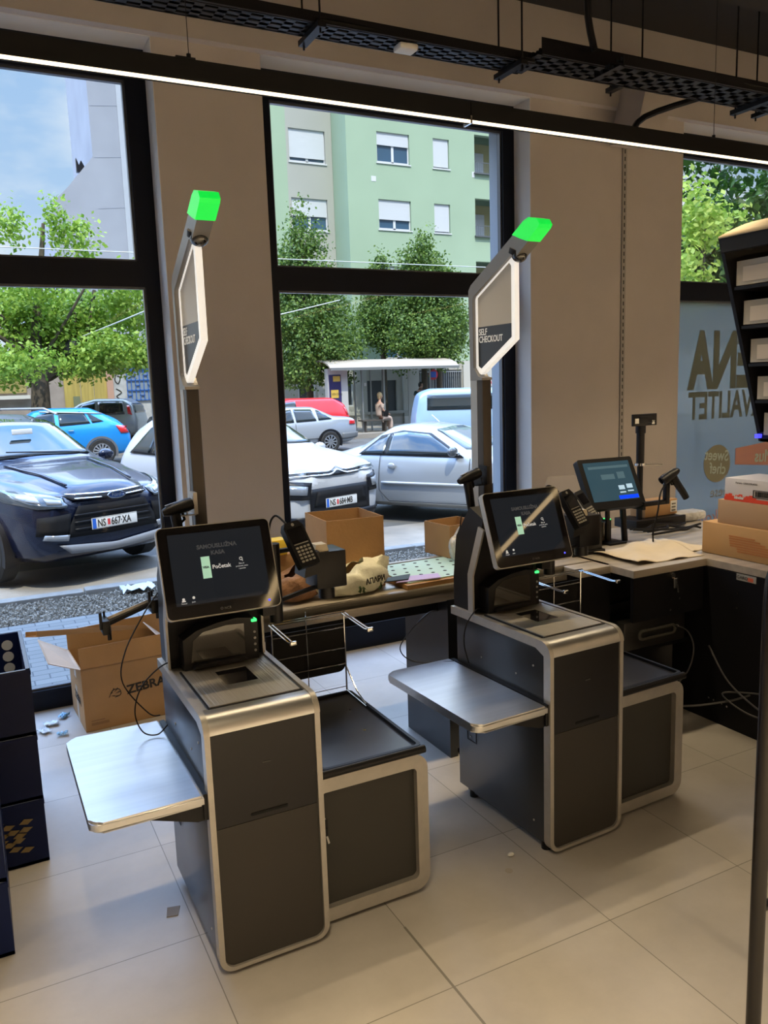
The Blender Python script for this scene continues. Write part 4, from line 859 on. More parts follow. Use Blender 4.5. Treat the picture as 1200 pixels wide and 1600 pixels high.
for (x1, y0, who) in ((.10, 3.13, 'right'), (-.045, 2.62, 'left')):
    for k, nm in enumerate(('lowest', 'middle', 'topmost')):
        r, mb = crate(x1, y0, .002+k*.2545, '%s navy plastic crate of the %s stack at the left edge' % (nm, who), k == 2)
        if k == 0:
            for i in range(16):
                a = math.radians(10+i*21); rr = .03+.028*(i % 3)
                cx_, cz_ = -.13+rr*math.cos(a)*1.1, .125+rr*math.sin(a)*.8
                mb.prism([(cx_-.02, cz_-.006), (cx_+.008, cz_-.012), (cx_+.028, cz_+.003), (cx_-.002, cz_+.010)], -.0062, -.0038, 'y')
            mb.build('gold_print', M_gold, r, smooth=False)
        else: mb.bm.free()
# small litter on the floor
random.seed(12)
for i, (x, y, s_) in enumerate(((.22, 4.50, .05), (.29, 4.58, .04), (.18, 4.42, .05), (.26, 4.33, .035))):
    mb = MB(); pts = [(s_*1.5*(u_/6-.5)+.01*math.sin(v_*3+i), s_*(v_/4-.5), .003+.016*abs(math.sin(u_*1.7+v_*2+i))) for u_ in range(7) for v_ in range(5)]; mb.grid(pts, 7, 5)
    o = mb.build('plastic_scrap', mat('scrap_blue', (.25, .50, .75), .3) if i % 2 else mat('scrap_clear', (.6, .68, .75), .25), None, loc=(x, y, .001), rot=(0, 0, i)); md = o.modifiers.new('t', 'SOLIDIFY'); md.thickness = .001
    tag(o, ['crumpled clear plastic film beside the left window frame', 'strip of blue plastic tape on the floor by the open box', 'clear plastic scrap nearest the navy crates', 'small blue plastic scrap lying in front of the open box'][i], 'litter')
mb = MB(); mb.prism([(-.025, -.02), (.012, -.028), (.03, .02), (-.012, .03)], .001, .003, 'z'); o = mb.build('paper_scrap', mat('scrap_grey', (.28, .25, .22), .8), None, loc=(.444, 2.579, 0)); tag(o, 'torn grey-brown paper scrap on the tiles left of the left kiosk', 'litter')
mb = MB(); mb.sphere((0, 0, .008), .014, 6, (1, .7, .5)); o = mb.build('crumpled_tissue', M_white, None, loc=(1.63, 2.27, 0)); tag(o, 'tiny crumpled white tissue on the floor before the right kiosk', 'litter')
mb = MB(); mb.cyl((0, 0, 0), (0, 0, .0015), .014, n=14); o = mb.build('round_sticker', mat('sticker_pale', (.45, .40, .33), .7), None, loc=(1.57, 2.20, .0005)); tag(o, 'small round pale sticker on the floor before the right kiosk', 'litter')

# ------------------------------------------------------------------ outside: ground
GZ = -.10
m, t, b = node_mat('herringbone_paving')
c = t.nodes.new('ShaderNodeTexCoord'); br = t.nodes.new('ShaderNodeTexBrick'); t.links.new(c.outputs['Object'], br.inputs['Vector'])
br.inputs['Scale'].default_value = 1; br.inputs['Brick Width'].default_value = .20; br.inputs['Row Height'].default_value = .10; br.inputs['Mortar Size'].default_value = .005
br.inputs['Color1'].default_value = (.135, .14, .135, 1); br.inputs['Color2'].default_value = (.17, .175, .17, 1); br.inputs['Mortar'].default_value = (.06, .065, .07, 1)
t.links.new(br.outputs[0], b.inputs['Base Color']); b.inputs['Roughness'].default_value = .8
M_pave = m
struct(B('ground_paving', M_pave, None, (-12, 30, YW+.03, 7.10, GZ-.2, GZ), smooth=False))
m, t, b = node_mat('gravel')
c = t.nodes.new('ShaderNodeTexCoord'); vo = t.nodes.new('ShaderNodeTexVoronoi'); vo.inputs['Scale'].default_value = 34; t.links.new(c.outputs['Object'], vo.inputs['Vector'])
cr_ = t.nodes.new('ShaderNodeValToRGB'); sv = t.nodes.new('ShaderNodeSeparateColor'); t.links.new(vo.outputs['Color'], sv.inputs[0]); t.links.new(sv.outputs[0], cr_.inputs[0])
cr_.color_ramp.elements[0].color = (.06, .05, .045, 1); cr_.color_ramp.elements[1].color = (.34, .30, .24, 1)
t.links.new(cr_.outputs[0], b.inputs['Base Color']); bp = t.nodes.new('ShaderNodeBump'); bp.inputs['Strength'].default_value = 1; bp.inputs['Distance'].default_value = .03; bp.invert = True
t.links.new(vo.outputs['Distance'], bp.inputs['Height']); t.links.new(bp.outputs[0], b.inputs['Normal']); b.inputs['Roughness'].default_value = .9
gv = B('gravel_strip', m, None, (-12, 30, 7.10, 7.9, GZ-.2, GZ-.02), smooth=False); tag(gv, 'strip of loose grey gravel between the paving and the kerb', 'gravel', kind='stuff')
# loose stones on top of it (uncountable: one object with the strip)
random.seed(21); mb = MB(); vs = []; fs = []
for i in range(9000):
    x = random.uniform(-.3, 6.4); y = random.uniform(7.12, 7.88); s_ = random.uniform(.008, .02); a = random.random()*6
    z = GZ-.018; n0 = len(vs); pr = [(math.cos(a+k*1.57)*s_*random.uniform(.7, 1.2), math.sin(a+k*1.57)*s_*random.uniform(.7, 1.2)) for k in range(4)]
    for px_, py_ in pr: vs.append((x+px_, y+py_, z))
    for px_, py_ in pr: vs.append((x+px_*.6, y+py_*.6, z+s_*random.uniform(.8, 1.5)))
    fs += [(n0+4, n0+5, n0+6, n0+7)]+[(n0+k, n0+(k+1) % 4, n0+4+(k+1) % 4, n0+4+k) for k in range(4)]
me = bpy.data.meshes.new('gravel_stones'); me.from_pydata(vs, [], fs); me.materials.append(mat('stone', (.25, .22, .175), .9, noise=(30, .55)))
o = bpy.data.objects.new('gravel_stones', me); COL.objects.link(o); o.parent = gv; o['kind'] = 'stuff'
M_kerb = mat('kerb_concrete', (.27, .25, .22), .9, noise=(9, .12), bump=(60, .2))
random.seed(3)
for i in range(11):
    x = -1.9+i*.9
    o = B('kerb_stone', M_kerb, None, (x, x+.885, 7.9+random.uniform(-.01, .01), 8.06, GZ-.2, GZ+.03+random.uniform(-.008, .008)), bev=.012)
    tag(o, 'concrete kerb stone in the row between gravel and parked cars', 'kerb stone', 'kerb stones along the gravel')
M_asph = mat('asphalt', (.115, .11, .10), .9, noise=(1.2, .25), bump=(120, .3))
struct(B('ground_asphalt', M_asph, None, (-30, 60, 8.06, 27.0, -.4, -.15), smooth=False))
M_sandc = mat('worn_concrete', (.25, .225, .19), .9, noise=(2, .2), bump=(60, .3))
struct(B('ground_parking', M_sandc, None, (-12, 30, 8.06, 9.6, -.4, -.145), smooth=False))
M_walk = mat('far_pavement', (.30, .27, .23), .9, noise=(1, .15))
struct(B('ground_far_pavement', M_walk, None, (-30, 60, 27.0, 34.0, -.4, .02), smooth=False))
struct(B('ground_far', M_walk, None, (-60, 90, 34.0, 70, -.4, .0), smooth=False))
mb = MB(); random.seed(5); pts = [(.3*(u_/8-.5), .2*(v_/6-.5), .01+.05*abs(math.sin(u_*1.3+v_*1.9))) for u_ in range(9) for v_ in range(7)]; mb.grid(pts, 9, 7); o = mb.build('plastic_bag', mat('white_bag', (.6, .65, .72), .3), None, loc=(1.25, 7.72, GZ)); tag(o, 'flattened white plastic bag lying on the gravel by the kerb', 'bag')

# ------------------------------------------------------------------ cars
def interp(tab, x):
    if x <= tab[0][0]: return tab[0][1]
    for (a, va), (b_, vb) in zip(tab, tab[1:]):
        if x <= b_: return va+(vb-va)*(x-a)/(b_-a)
    return tab[-1][1]
def smooth_i(tab, x, h=.07): return (interp(tab, x-h)+interp(tab, x)*2+interp(tab, x+h))/4
M_tyre = mat('tyre', (.02, .02, .02), .8); M_rim_ = mat('alloy', (.55, .55, .56), .28, .9); M_cglass = mat('car_glass', (.010, .017, .020), .03, 0, .6, coat=.25)
M_lamp = mat('headlamp', (.25, .27, .30), .08, .2, coat=.5); M_lampd = mat('headlamp_dark', (.04, .05, .06), .08, coat=1); M_tail = mat('tail_lamp', (.55, .01, .015), .12, coat=1); M_orange = mat('indicator', (.7, .2, .03), .2)
M_plate = mat('plate_white', (.72, .72, .70), .5); M_pblue = mat('plate_blue', (.02, .12, .55), .5)
class Car:
    """local axes: x forward (nose at 0, tail at -L), y left, z up"""
    def __init__(s, name, label, loc, heading, L, W, top, belt, half, roofw, bot, paint, group=None):
        s.root = thing(name, label, 'car', loc, heading, group); s.L, s.W = L, W
        xs = sorted(set([0.0, -L]+[-x for x in np.linspace(0, L, 41)]+[-p[0] for p in top])); xs = [-x for x in xs][::-1]
        P = []; NP = 11
        for x in xs:
            tz = smooth_i(top, x, .05); bz = min(smooth_i(belt, x), tz-.01); hw = smooth_i(half, x); rw = min(smooth_i(roofw, x), hw); z0 = smooth_i(bot, x)
            H = tz-bz
            sec = [(0, z0), (hw*.80, z0), (hw*.95, z0+.05), (hw, z0+(bz-z0)*.45), (hw*.995, z0+(bz-z0)*.75), (hw*.95, bz)]
            if H > .12: sec += [(rw+(hw*.93-rw)*.45, bz+H*.5), (rw, tz-.09), (rw*.88, tz-.03), (rw*.5, tz-.004), (0, tz)]
            else: sec += [(hw*.91, bz+H*.3), (hw*.85, bz+H*.55), (hw*.70, bz+H*.8), (hw*.4, bz+H*.96), (0, tz)]
            P.append([( -x, y, z) for y, z in sec]+[(-x, -y, z) for y, z in sec[-2:0:-1]])
        mb = MB(); n = len(P[0]); m_ = len(P)
        vs = [p for r in P for p in r]
        fs = [(i*n+k, i*n+(k+1) % n, (i+1)*n+(k+1) % n, (i+1)*n+k) for i in range(m_-1) for k in range(n)]+[tuple(range(n)), tuple(range((m_-1)*n, m_*n))]
        mb._add(vs, fs); bmesh.ops.recalc_face_normals(mb.bm, faces=list(mb.bm.faces))
        bmesh.ops.subdivide_edges(mb.bm, edges=[], cuts=0)
        s.body = mb.build('body_shell', paint, s.root)
        sm = s.body.modifiers.new('smooth', 'SUBSURF'); sm.levels = 1; sm.render_levels = 1
        s.tree = BVHTree.FromPolygons([tuple(v) for v in vs], fs)
        s.xs = xs
    def _hit(s, org, d, fb):
        h = s.tree.ray_cast(Vector(org), Vector(d), 12)
        return h[0] if h[0] is not None else Vector(fb)
    def patch(s, name, m_, mode, lo, hi, nu=14, nv=5, off=.006, th=.004, parent=None, side=1):
        """strip between two polylines lo and hi. mode front/rear: (y,z); side: (x,z), x measured back from the nose; top: (x,y)"""
        def rs(pl, n):
            L_ = [0]
            for a, b_ in zip(pl, pl[1:]): L_.append(L_[-1]+math.dist(a, b_))
            out = []
            for i in range(n):
                q = L_[-1]*i/(n-1); k = max(j for j in range(len(pl)) if L_[j] <= q+1e-9); k = min(k, len(pl)-2)
                f = (q-L_[k])/max(1e-9, L_[k+1]-L_[k]); out.append((pl[k][0]+(pl[k+1][0]-pl[k][0])*f, pl[k][1]+(pl[k+1][1]-pl[k][1])*f))
            return out
        A, Bb = rs(lo, nu), rs(hi, nu); pts = []
        for i in range(nu):
            for j in range(nv):
                v = j/(nv-1); a = A[i][0]*(1-v)+Bb[i][0]*v; z = A[i][1]*(1-v)+Bb[i][1]*v
                if mode == 'front': p = s._hit((3, a, z), (-1, 0, 0), (0, a, z)); p = p+Vector((off, 0, 0))
                elif mode == 'rear': p = s._hit((-s.L-3, a, z), (1, 0, 0), (-s.L, a, z)); p = p-Vector((off, 0, 0))
                elif mode == 'side': p = s._hit((-a, side*3, z), (0, -side, 0), (-a, side*s.W/2, z)); p = p+Vector((0, side*off, 0))
                else: p = s._hit((-a, z, 4), (0, 0, -1), (-a, z, 1)); p = p+Vector((0, 0, off))
                pts.append(p)
        mb = MB(); mb.grid(pts, nu, nv); o = mb.build(name, m_, parent or s.root)
        sd_ = o.modifiers.new('thickness', 'SOLIDIFY'); sd_.thickness = th; sd_.offset = 0
        return o
    def wheels(s, xf, xr, r, trackout, arch, rimm=None, spokes=10, sides=(1, -1)):
        for x in (xf, xr):
            for sd_ in sides:
                y = sd_*(s.W/2-trackout)
                ar = MB(); ar.ring([(-x+(r+.075)*math.cos(a), r+(r+.075)*math.sin(a)) for a in np.linspace(-.35, math.pi+.35, 21)], [(-x+(r+.015)*math.cos(a), r+(r+.015)*math.sin(a)) for a in np.linspace(-.35, math.pi+.35, 21)], y-.05, y+.035*1 if sd_ > 0 else y+.05, 'y', closed=False)
                ar.prism([(-x+(r+.03)*math.cos(a), r+(r+.03)*math.sin(a)) for a in np.linspace(-.35, math.pi+.35, 21)], min(y-sd_*.2, y+sd_*.005), max(y-sd_*.2, y+sd_*.005), 'y')
                ar.build('wheel_arch', arch, s.root)
                w = MB(); w.lathe([(r*.62, -.10), (r*.92, -.105), (r, -.08), (r, .08), (r*.92, .105), (r*.66, .10), (r*.62, .06)], (-x, y-sd_*.06, r), 'y', 30); wo_ = w.build('wheel', M_tyre, s.root)
                k = MB(); yo = y+sd_*.03
                k.lathe([(r*.66, yo-.02), (r*.66, yo+.01), (r*.60, yo+.01), (r*.60, yo-.02)], (-x, 0, r), 'y', 30); k.lathe([(.001, yo+sd_*.008), (r*.16, yo+sd_*.006), (r*.16, yo-.03*sd_)], (-x, 0, r), 'y', 16)
                for q in range(spokes):
                    a = 2*math.pi*q/spokes; ca, sa = math.cos(a), math.sin(a); e_ = .035
                    pl = [(r*.1*ca+e_*.5*sa, r*.1*sa-e_*.5*ca), (r*.63*ca+e_*sa, r*.63*sa-e_*ca), (r*.63*ca-e_*.3*sa, r*.63*sa+e_*.3*ca), (r*.1*ca-e_*.5*sa, r*.1*sa+e_*.5*ca)]
                    k.prism([(-x+u, r+v) for u, v in pl], min(yo-.012, yo+.012), max(yo-.012, yo+.012), 'y')
                k.build('rim', rimm or M_rim_, wo_)
                dk = MB(); dk.lathe([(.001, yo-sd_*.03), (r*.62, yo-sd_*.03), (r*.62, yo-sd_*.035)], (-x, 0, r), 'y', 24); dk.build('brake_disc', M_blackm, wo_)
    def plate(s, mode, z, txt, x=None, y=0, tilt=0):
        xx = .012 if mode == 'front' else -s.L-.012
        h = s.tree.ray_cast(Vector((3 if mode == 'front' else -s.L-3, y, z)), Vector((-1 if mode == 'front' else 1, 0, 0)), 12)[0]
        sg = 1 if mode == 'front' else -1
        pxx = (h.x if h else xx)+sg*.03
        e_ = bpy.data.objects.new('number_plate_mount', None)
        mb = MB(); mb.box(-.006, .0, -.262, .262, -.058, .058, bev=.004); p = mb.build('number_plate', M_plate, s.root); p.location = (pxx, y, z); p.rotation_euler = (0, 0, 0 if sg > 0 else math.pi)
        B('plate_band', M_pblue, p, (.0, .002, -.255, -.215, -.05, .05)) ; B('plate_border', M_ink, p, (0, .0015, -.26, .26, .052, .055), (0, .0015, -.26, .26, -.055, -.052), smooth=False)
        mm = Matrix.Translation((.0015, -.20, -.036)) @ Matrix.Rotation(math.pi/2, 4, 'Z') @ Matrix.Rotation(math.pi/2, 4, 'X')
        text(txt[0], .105, M_ink, p, mm, 'plate_text', ext=.001, sx=.72, bold=.002)
        mm = Matrix.Translation((.0015, -.045, -.036)) @ Matrix.Rotation(math.pi/2, 4, 'Z') @ Matrix.Rotation(math.pi/2, 4, 'X')
        text(txt[1], .105, M_ink, p, mm, 'plate_text', ext=.001, sx=.70, bold=.002)
        B('plate_crest', mat('crest_red', (.6, .05, .05), .5), p, (.0, .002, -.085, -.055, -.03, .03))
        return p
    def mirror(s, x, z, m_, side, out=.12):
        yb = s._hit((-x, side*3, z), (0, -side, 0), (-x, side*s.W/2, z)).y
        mb = MB(); mb.sphere((-x-.02, yb+side*(.05+out/2), z+.06), .09, 10, (.7, 1.1, .75)); mb.box(-x-.03, -x+.03, min(yb, yb+side*.06), max(yb, yb+side*.06), z+.0, z+.04); return mb.build('door_mirror', m_, s.root)
def paint(name, col, met=.3, rough=.28): return mat(name, col, rough, met, .4, coat=.45, noise=(.8, .03))

# dark blue SUV, nose towards the window
HD = math.radians(-90+24)
P1 = paint('paint_navy', (.006, .010, .030), .25, .25)
k = Car('suv_car', 'dark navy blue SUV parked nose-on outside the left window, plate facing in', (1.20, 8.55, -.12), HD, 4.5, 1.84,
    [(0, .84), (.06, .94), (.16, 1.0), (.6, 1.10), (1.25, 1.17), (1.32, 1.19), (2.05, 1.60), (2.5, 1.69), (3.6, 1.68), (4.1, 1.58), (4.35, 1.10), (4.5, .75)],
    [(0, .74), (.15, .88), (.8, 1.0), (1.3, 1.06), (4.2, 1.14), (4.5, .7)], [(0, .62), (.1, .78), (.3, .88), (.9, .92), (3.9, .92), (4.4, .85), (4.5, .74)],
    [(0, .4), (1.2, .72), (1.35, .74), (2.1, .62), (3.6, .60), (4.3, .62), (4.5, .6)], [(0, .32), (.15, .24), (.5, .22), (4.2, .24), (4.5, .36)], P1)
k.wheels(.88, 3.56, .36, .03, M_black)
k.patch('windshield', M_cglass, 'front', [(-.70, 1.21), (0, 1.235), (.70, 1.21)], [(-.55, 1.60), (0, 1.635), (.55, 1.60)], 20, 10, .008)
for sd_ in (1, -1):
    k.patch('side_window', M_cglass, 'side', [(1.55, 1.17), (2.45, 1.17)], [(2.05, 1.52), (2.45, 1.57)], 10, 6, .008, side=sd_)
    k.patch('side_window', M_cglass, 'side', [(2.55, 1.17), (3.35, 1.19)], [(2.55, 1.57), (3.35, 1.56)], 10, 6, .008, side=sd_)
    k.mirror(1.55, 1.10, P1, sd_)
    lo = [(sd_*.50, .80), (sd_*.75, .80), (sd_*.87, .86)]; hi = [(sd_*.47, .89), (sd_*.72, .955), (sd_*.885, .985)]
    hl = k.patch('headlight', M_lampd, 'front', lo, hi, 12, 5, .012); k.patch('headlight_lens', M_lamp, 'front', [(sd_*.53, .83), (sd_*.66, .84)], [(sd_*.53, .87), (sd_*.66, .90)], 6, 3, .02, parent=None)
    k.patch('headlight_lens', M_lamp, 'front', [(sd_*.71, .85), (sd_*.84, .89)], [(sd_*.71, .92), (sd_*.84, .95)], 6, 3, .02)
    k.patch('lower_vent', M_blackm, 'front', [(sd_*.50, .52), (sd_*.78, .54)], [(sd_*.46, .74), (sd_*.76, .72)], 8, 4, .010)
    k.patch('fog_lamp', M_lamp, 'front', [(sd_*.52, .47), (sd_*.74, .50)], [(sd_*.50, .53), (sd_*.72, .55)], 8, 3, .02)
k.patch('upper_grille', M_blackm, 'front', [(-.42, .86), (0, .83), (.42, .86)], [(-.47, .90), (0, .885), (.47, .90)], 16, 3, .012)
k.patch('grille_bar', M_chrome, 'front', [(-.44, .905), (0, .888), (.44, .905)], [(-.45, .92), (0, .903), (.45, .92)], 16, 2, .02)
k.patch('grille_bar', M_chrome, 'front', [(-.40, .868), (-.12, .855)], [(-.40, .878), (-.12, .865)], 8, 2, .024); k.patch('grille_bar', M_chrome, 'front', [(.12, .855), (.40, .868)], [(.12, .865), (.40, .878)], 8, 2, .024)
mb = MB(); mb.lathe([(.001, .0), (.030, -.002), (.034, -.01)], (0, 0, 0), 'x', 24)
for v in mb.bm.verts: v.co.y *= 3.0
bdg = mb.build('badge', mat('badge_blue', (.02, .06, .20), .2, .4, coat=1), k.root, loc=(.10, 0, .875))
mb = MB(); mb.ring([(.105*math.cos(a), .037*math.sin(a)) for a in np.linspace(0, 6.28, 25)[:-1]], [(.096*math.cos(a), .031*math.sin(a)) for a in np.linspace(0, 6.28, 25)[:-1]], -.004, .006, 'x'); mb.build('badge_ring', M_chrome, bdg)
text('Ford', .055, M_chrome, bdg, Matrix.Translation((.002, -.058, -.016)) @ Matrix.Rotation(math.pi/2, 4, 'Z') @ Matrix.Rotation(math.pi/2, 4, 'X'), 'badge_text', ext=.003, sx=.95)
k.patch('lower_grille', M_blackm, 'front', [(-.55, .50), (0, .48), (.55, .50)], [(-.38, .80), (0, .79), (.38, .80)], 18, 6, .010)
for z in (.56, .63, .70): k.patch('grille_slat', M_black, 'front', [(-.44, z), (.44, z)], [(-.44, z+.018), (.44, z+.018)], 14, 2, .022)
k.patch('skid_plate', mat('skid_grey', (.22, .23, .25), .5, .2), 'front', [(-.50, .34), (0, .30), (.50, .34)], [(-.62, .44), (0, .38), (.62, .44)], 16, 3, .018)
k.patch('hood_crease', P1, 'top', [(.2, -.38), (1.2, -.50)], [(.2, -.36), (1.2, -.47)], 12, 2, .012, .014); k.patch('hood_crease', P1, 'top', [(.2, .36), (1.2, .47)], [(.2, .38), (1.2, .50)], 12, 2, .012, .014)
k.plate('front', .60, ('NS', '667·XA'))
mb = MB(); mb.tube([(-1.30, .45, 1.235), (-1.38, -.1, 1.275), (-1.42, -.35, 1.29)], .008, 6); mb.tube([(-1.33, -.15, 1.24), (-1.42, -.6, 1.25)], .008, 6); mb.build('wipers', M_black, k.root)
mb = MB(); mb.tube([(-2.1, .66, 1.66), (-2.4, .66, 1.73), (-3.5, .65, 1.73), (-3.8, .65, 1.66)], .015, 8); mb.tube([(-2.1, -.66, 1.66), (-2.4, -.66, 1.73), (-3.5, -.65, 1.73), (-3.8, -.65, 1.66)], .015, 8); mb.build('roof_rails', M_silver, k.root)
B('mirror_inside', M_white, k.root, (-1.72, -1.70, -.12, .12, 1.46, 1.52), bev=.005)

# white compact crossover
P2 = paint('paint_white', (.46, .47, .49), .0, .35)
k = Car('crossover_car', 'white compact crossover parked nose-on, its grille and plate in the middle window', (3.93, 8.95, -.15), math.radians(-90+20), 4.1, 1.76,
    [(0, .80), (.05, .93), (.15, 1.0), (.55, 1.08), (1.0, 1.14), (1.08, 1.16), (1.75, 1.52), (2.3, 1.62), (3.3, 1.58), (3.75, 1.42), (4.0, 1.0), (4.1, .7)],
    [(0, .72), (.15, .90), (.7, 1.0), (1.1, 1.04), (3.7, 1.06), (4.1, .7)], [(0, .62), (.1, .76), (.3, .85), (.9, .88), (3.5, .88), (3.95, .80), (4.1, .68)],
    [(0, .4), (1.0, .70), (1.15, .72), (1.8, .60), (3.2, .58), (3.8, .55), (4.1, .5)], [(0, .30), (.15, .22), (.5, .22), (3.8, .24), (4.1, .34)], P2)
k.wheels(.82, 3.30, .33, .03, M_black)
k.patch('windshield', M_cglass, 'front', [(-.66, 1.18), (0, 1.20), (.66, 1.18)], [(-.52, 1.50), (0, 1.545), (.52, 1.50)], 20, 10, .008)
for sd_ in (1, -1):
    k.patch('window_surround', M_black, 'side', [(1.30, 1.04), (3.45, 1.08)], [(1.80, 1.47), (2.9, 1.52), (3.15, 1.42)], 24, 6, .006, side=sd_)
    k.patch('side_window', M_cglass, 'side', [(1.42, 1.07), (2.20, 1.08)], [(1.85, 1.43), (2.20, 1.47)], 10, 6, .012, side=sd_)
    k.patch('side_window', M_cglass, 'side', [(2.28, 1.08), (2.85, 1.09)], [(2.28, 1.47), (2.85, 1.48)], 10, 6, .012, side=sd_)
    k.patch('rear_quarter_window', M_cglass, 'side', [(2.92, 1.09), (3.42, 1.11)], [(2.92, 1.48), (3.12, 1.40)], 10, 6, .012, side=sd_)
    k.mirror(1.35, 1.02, P2, sd_)
    k.patch('headlight_cluster', M_black, 'front', [(sd_*.50, .60), (sd_*.80, .62)], [(sd_*.46, .80), (sd_*.80, .84)], 10, 5, .012)
    k.patch('headlight_lens', M_lamp, 'front', [(sd_*.55, .66), (sd_*.76, .68)], [(sd_*.53, .76), (sd_*.76, .79)], 8, 3, .02)
    k.patch('daytime_lamp', M_lamp, 'front', [(sd_*.45, .875), (sd_*.78, .90)], [(sd_*.45, .91), (sd_*.80, .95)], 10, 3, .014)
k.patch('upper_band', M_black, 'front', [(-.46, .86), (0, .85), (.46, .86)], [(-.46, .92), (0, .90), (.46, .92)], 18, 3, .010)
for z in (.865, .905): k.patch('chrome_line', M_chrome, 'front', [(-.78, z+.01), (-.12, z-.005), (0, z+.045), (.12, z-.005), (.78, z+.01)], [(-.78, z+.024), (-.12, z+.012), (0, z+.062), (.12, z+.012), (.78, z+.024)], 31, 2, .024)
k.patch('grille_surround', M_black, 'front', [(-.50, .40), (.50, .40)], [(-.50, .72), (.50, .72)], 16, 5, .010)
k.patch('lower_grille', M_blackm, 'front', [(-.44, .50), (0, .48), (.44, .50)], [(-.38, .68), (0, .69), (.38, .68)], 16, 4, .018)
k.patch('bumper_lower', M_black, 'front', [(-.72, .26), (.72, .26)], [(-.74, .40), (.74, .40)], 18, 4, .012)
k.plate('front', .53, ('NS', '684·MB'))

# silver coupe-cabriolet, seen from its side
P3 = paint('paint_silver', (.36, .38, .40), .35, .32)
k = Car('coupe_car', 'silver coupe with a curved side window parked beyond the white crossover', (7.15, 8.2, -.15), math.radians(-90+32), 3.84, 1.67,
    [(0, .62), (.1, .78), (.5, .90), (1.1, .97), (1.2, .99), (1.95, 1.32), (2.35, 1.37), (2.7, 1.34), (3.15, 1.08), (3.5, .98), (3.75, .92), (3.84, .65)],
    [(0, .58), (.2, .78), (1.1, .90), (3.1, .95), (3.6, .90), (3.84, .6)], [(0, .50), (.2, .70), (.6, .80), (1.2, .83), (3.1, .83), (3.6, .74), (3.84, .60)],
    [(0, .4), (1.1, .66), (1.25, .68), (2.0, .52), (2.7, .52), (3.2, .60), (3.84, .5)], [(0, .28), (.3, .20), (3.5, .20), (3.84, .32)], P3)
k.wheels(.75, 3.19, .30, .02, M_black)
k.patch('windshield', mat('windshield_pale', (.10, .14, .17), .03, 0, .8, coat=.4), 'front', [(-.62, 1.02), (0, 1.04), (.62, 1.02)], [(-.46, 1.29), (0, 1.31), (.46, 1.29)], 18, 8, .008)
for sd_ in (1, -1):
    k.patch('window_seal', M_black, 'side', [(1.40, .93), (3.05, .955)], [(2.0, 1.235), (2.45, 1.275), (2.8, 1.20)], 24, 6, .006, side=sd_)
    k.patch('side_window', M_cglass, 'side', [(1.50, .955), (2.60, .965)], [(2.03, 1.22), (2.40, 1.255), (2.60, 1.23)], 18, 6, .012, side=sd_)
    k.patch('rear_quarter_window', M_cglass, 'side', [(2.64, .965), (2.98, .975)], [(2.64, 1.225), (2.80, 1.16)], 10, 6, .012, side=sd_)
    k.patch('door_strip', mat('strip_silver', (.50, .52, .54), .4, .3), 'side', [(1.35, .55), (2.65, .55)], [(1.35, .585), (2.65, .585)], 14, 2, .014, .02, side=sd_)
    k.patch('door_seam', M_black, 'side', [(1.30, .30), (1.305, .92)], [(1.308, .30), (1.313, .92)], 10, 2, .003, .002, side=sd_)
    k.patch('door_seam', M_black, 'side', [(2.55, .30), (2.70, .45), (2.68, .95)], [(2.558, .30), (2.708, .45), (2.688, .95)], 14, 2, .003, .002, side=sd_)
    k.patch('door_seam', M_black, 'side', [(1.30, .30), (2.55, .30)], [(1.30, .308), (2.55, .308)], 14, 2, .003, .002, side=sd_)
    mb = MB(); y_ = sd_*.845; mb.sphere((-2.48, y_, .80), .055, 8, (1.1, .35, .8)); mb.build('door_handle', P3, k.root)
    k.mirror(1.50, .95, mat('mirror_dark', (.05, .06, .07), .2, coat=1), sd_)
mb = MB(); mb.tube([(-2.2, .1, 1.36), (-2.32, .1, 1.46)], .008, 6); mb.build('aerial', M_white, k.root)
o = B('inspection_sticker', mat('sticker_blue', (.5, .7, .75), .5), k.root, (-1.36, -1.35, .30, .38, 1.06, 1.10))

# street traffic: parallel to the window
def street_car(name, label, nose, left, L, W, top, belt, half, roofw, bot, pt, wh, r, wins, lights, arch=M_black, zb=-.15, spokes=10):
    k = Car(name, label, (nose[0], nose[1], zb), math.pi if left else 0, L, W, top, belt, half, roofw, bot, pt)
    k.wheels(wh[0], wh[1], r, .02, arch, spokes=spokes)
    near = 1 if left else -1
    for lo, hi in wins:
        for sd_ in (1, -1): k.patch('side_window', M_cglass, 'side', lo, hi, 12, 5, .010, side=sd_)
    for lo, hi in lights:
        for sd_ in (1, -1): k.patch('tail_lamp', M_tail, 'side', lo, hi, 8, 4, .012, side=sd_)
    return k
k = street_car('sedan_car', 'silver-grey sedan driving past on the street beyond the silver coupe', (6.0, 22.9), True, 4.43, 1.70,
    [(0, .65), (.1, .80), (1.2, .95), (1.35, .98), (2.0, 1.33), (2.3, 1.38), (3.1, 1.36), (3.75, 1.06), (4.3, 1.02), (4.43, .8)],
    [(0, .6), (.2, .78), (1.2, .88), (3.8, .98), (4.35, .95), (4.43, .7)], [(0, .60), (.3, .78), (1.2, .85), (3.6, .85), (4.2, .80), (4.43, .70)],
    [(0, .5), (1.3, .68), (2.0, .54), (3.1, .54), (3.8, .68), (4.43, .6)], [(0, .28), (.3, .22), (4.1, .24), (4.43, .38)], paint('paint_grey', (.40, .43, .47), .3), (.75, 3.45), .31,
    [([(1.6, .92), (2.35, .94)], [(2.05, 1.27), (2.35, 1.31)]), ([(2.42, .94), (3.05, .96)], [(2.42, 1.31), (2.98, 1.29)]), ([(3.12, .97), (3.55, .99)], [(3.12, 1.27), (3.2, 1.24)])], [([(4.10, .80), (4.33, .80)], [(4.12, .93), (4.32, .93)])])
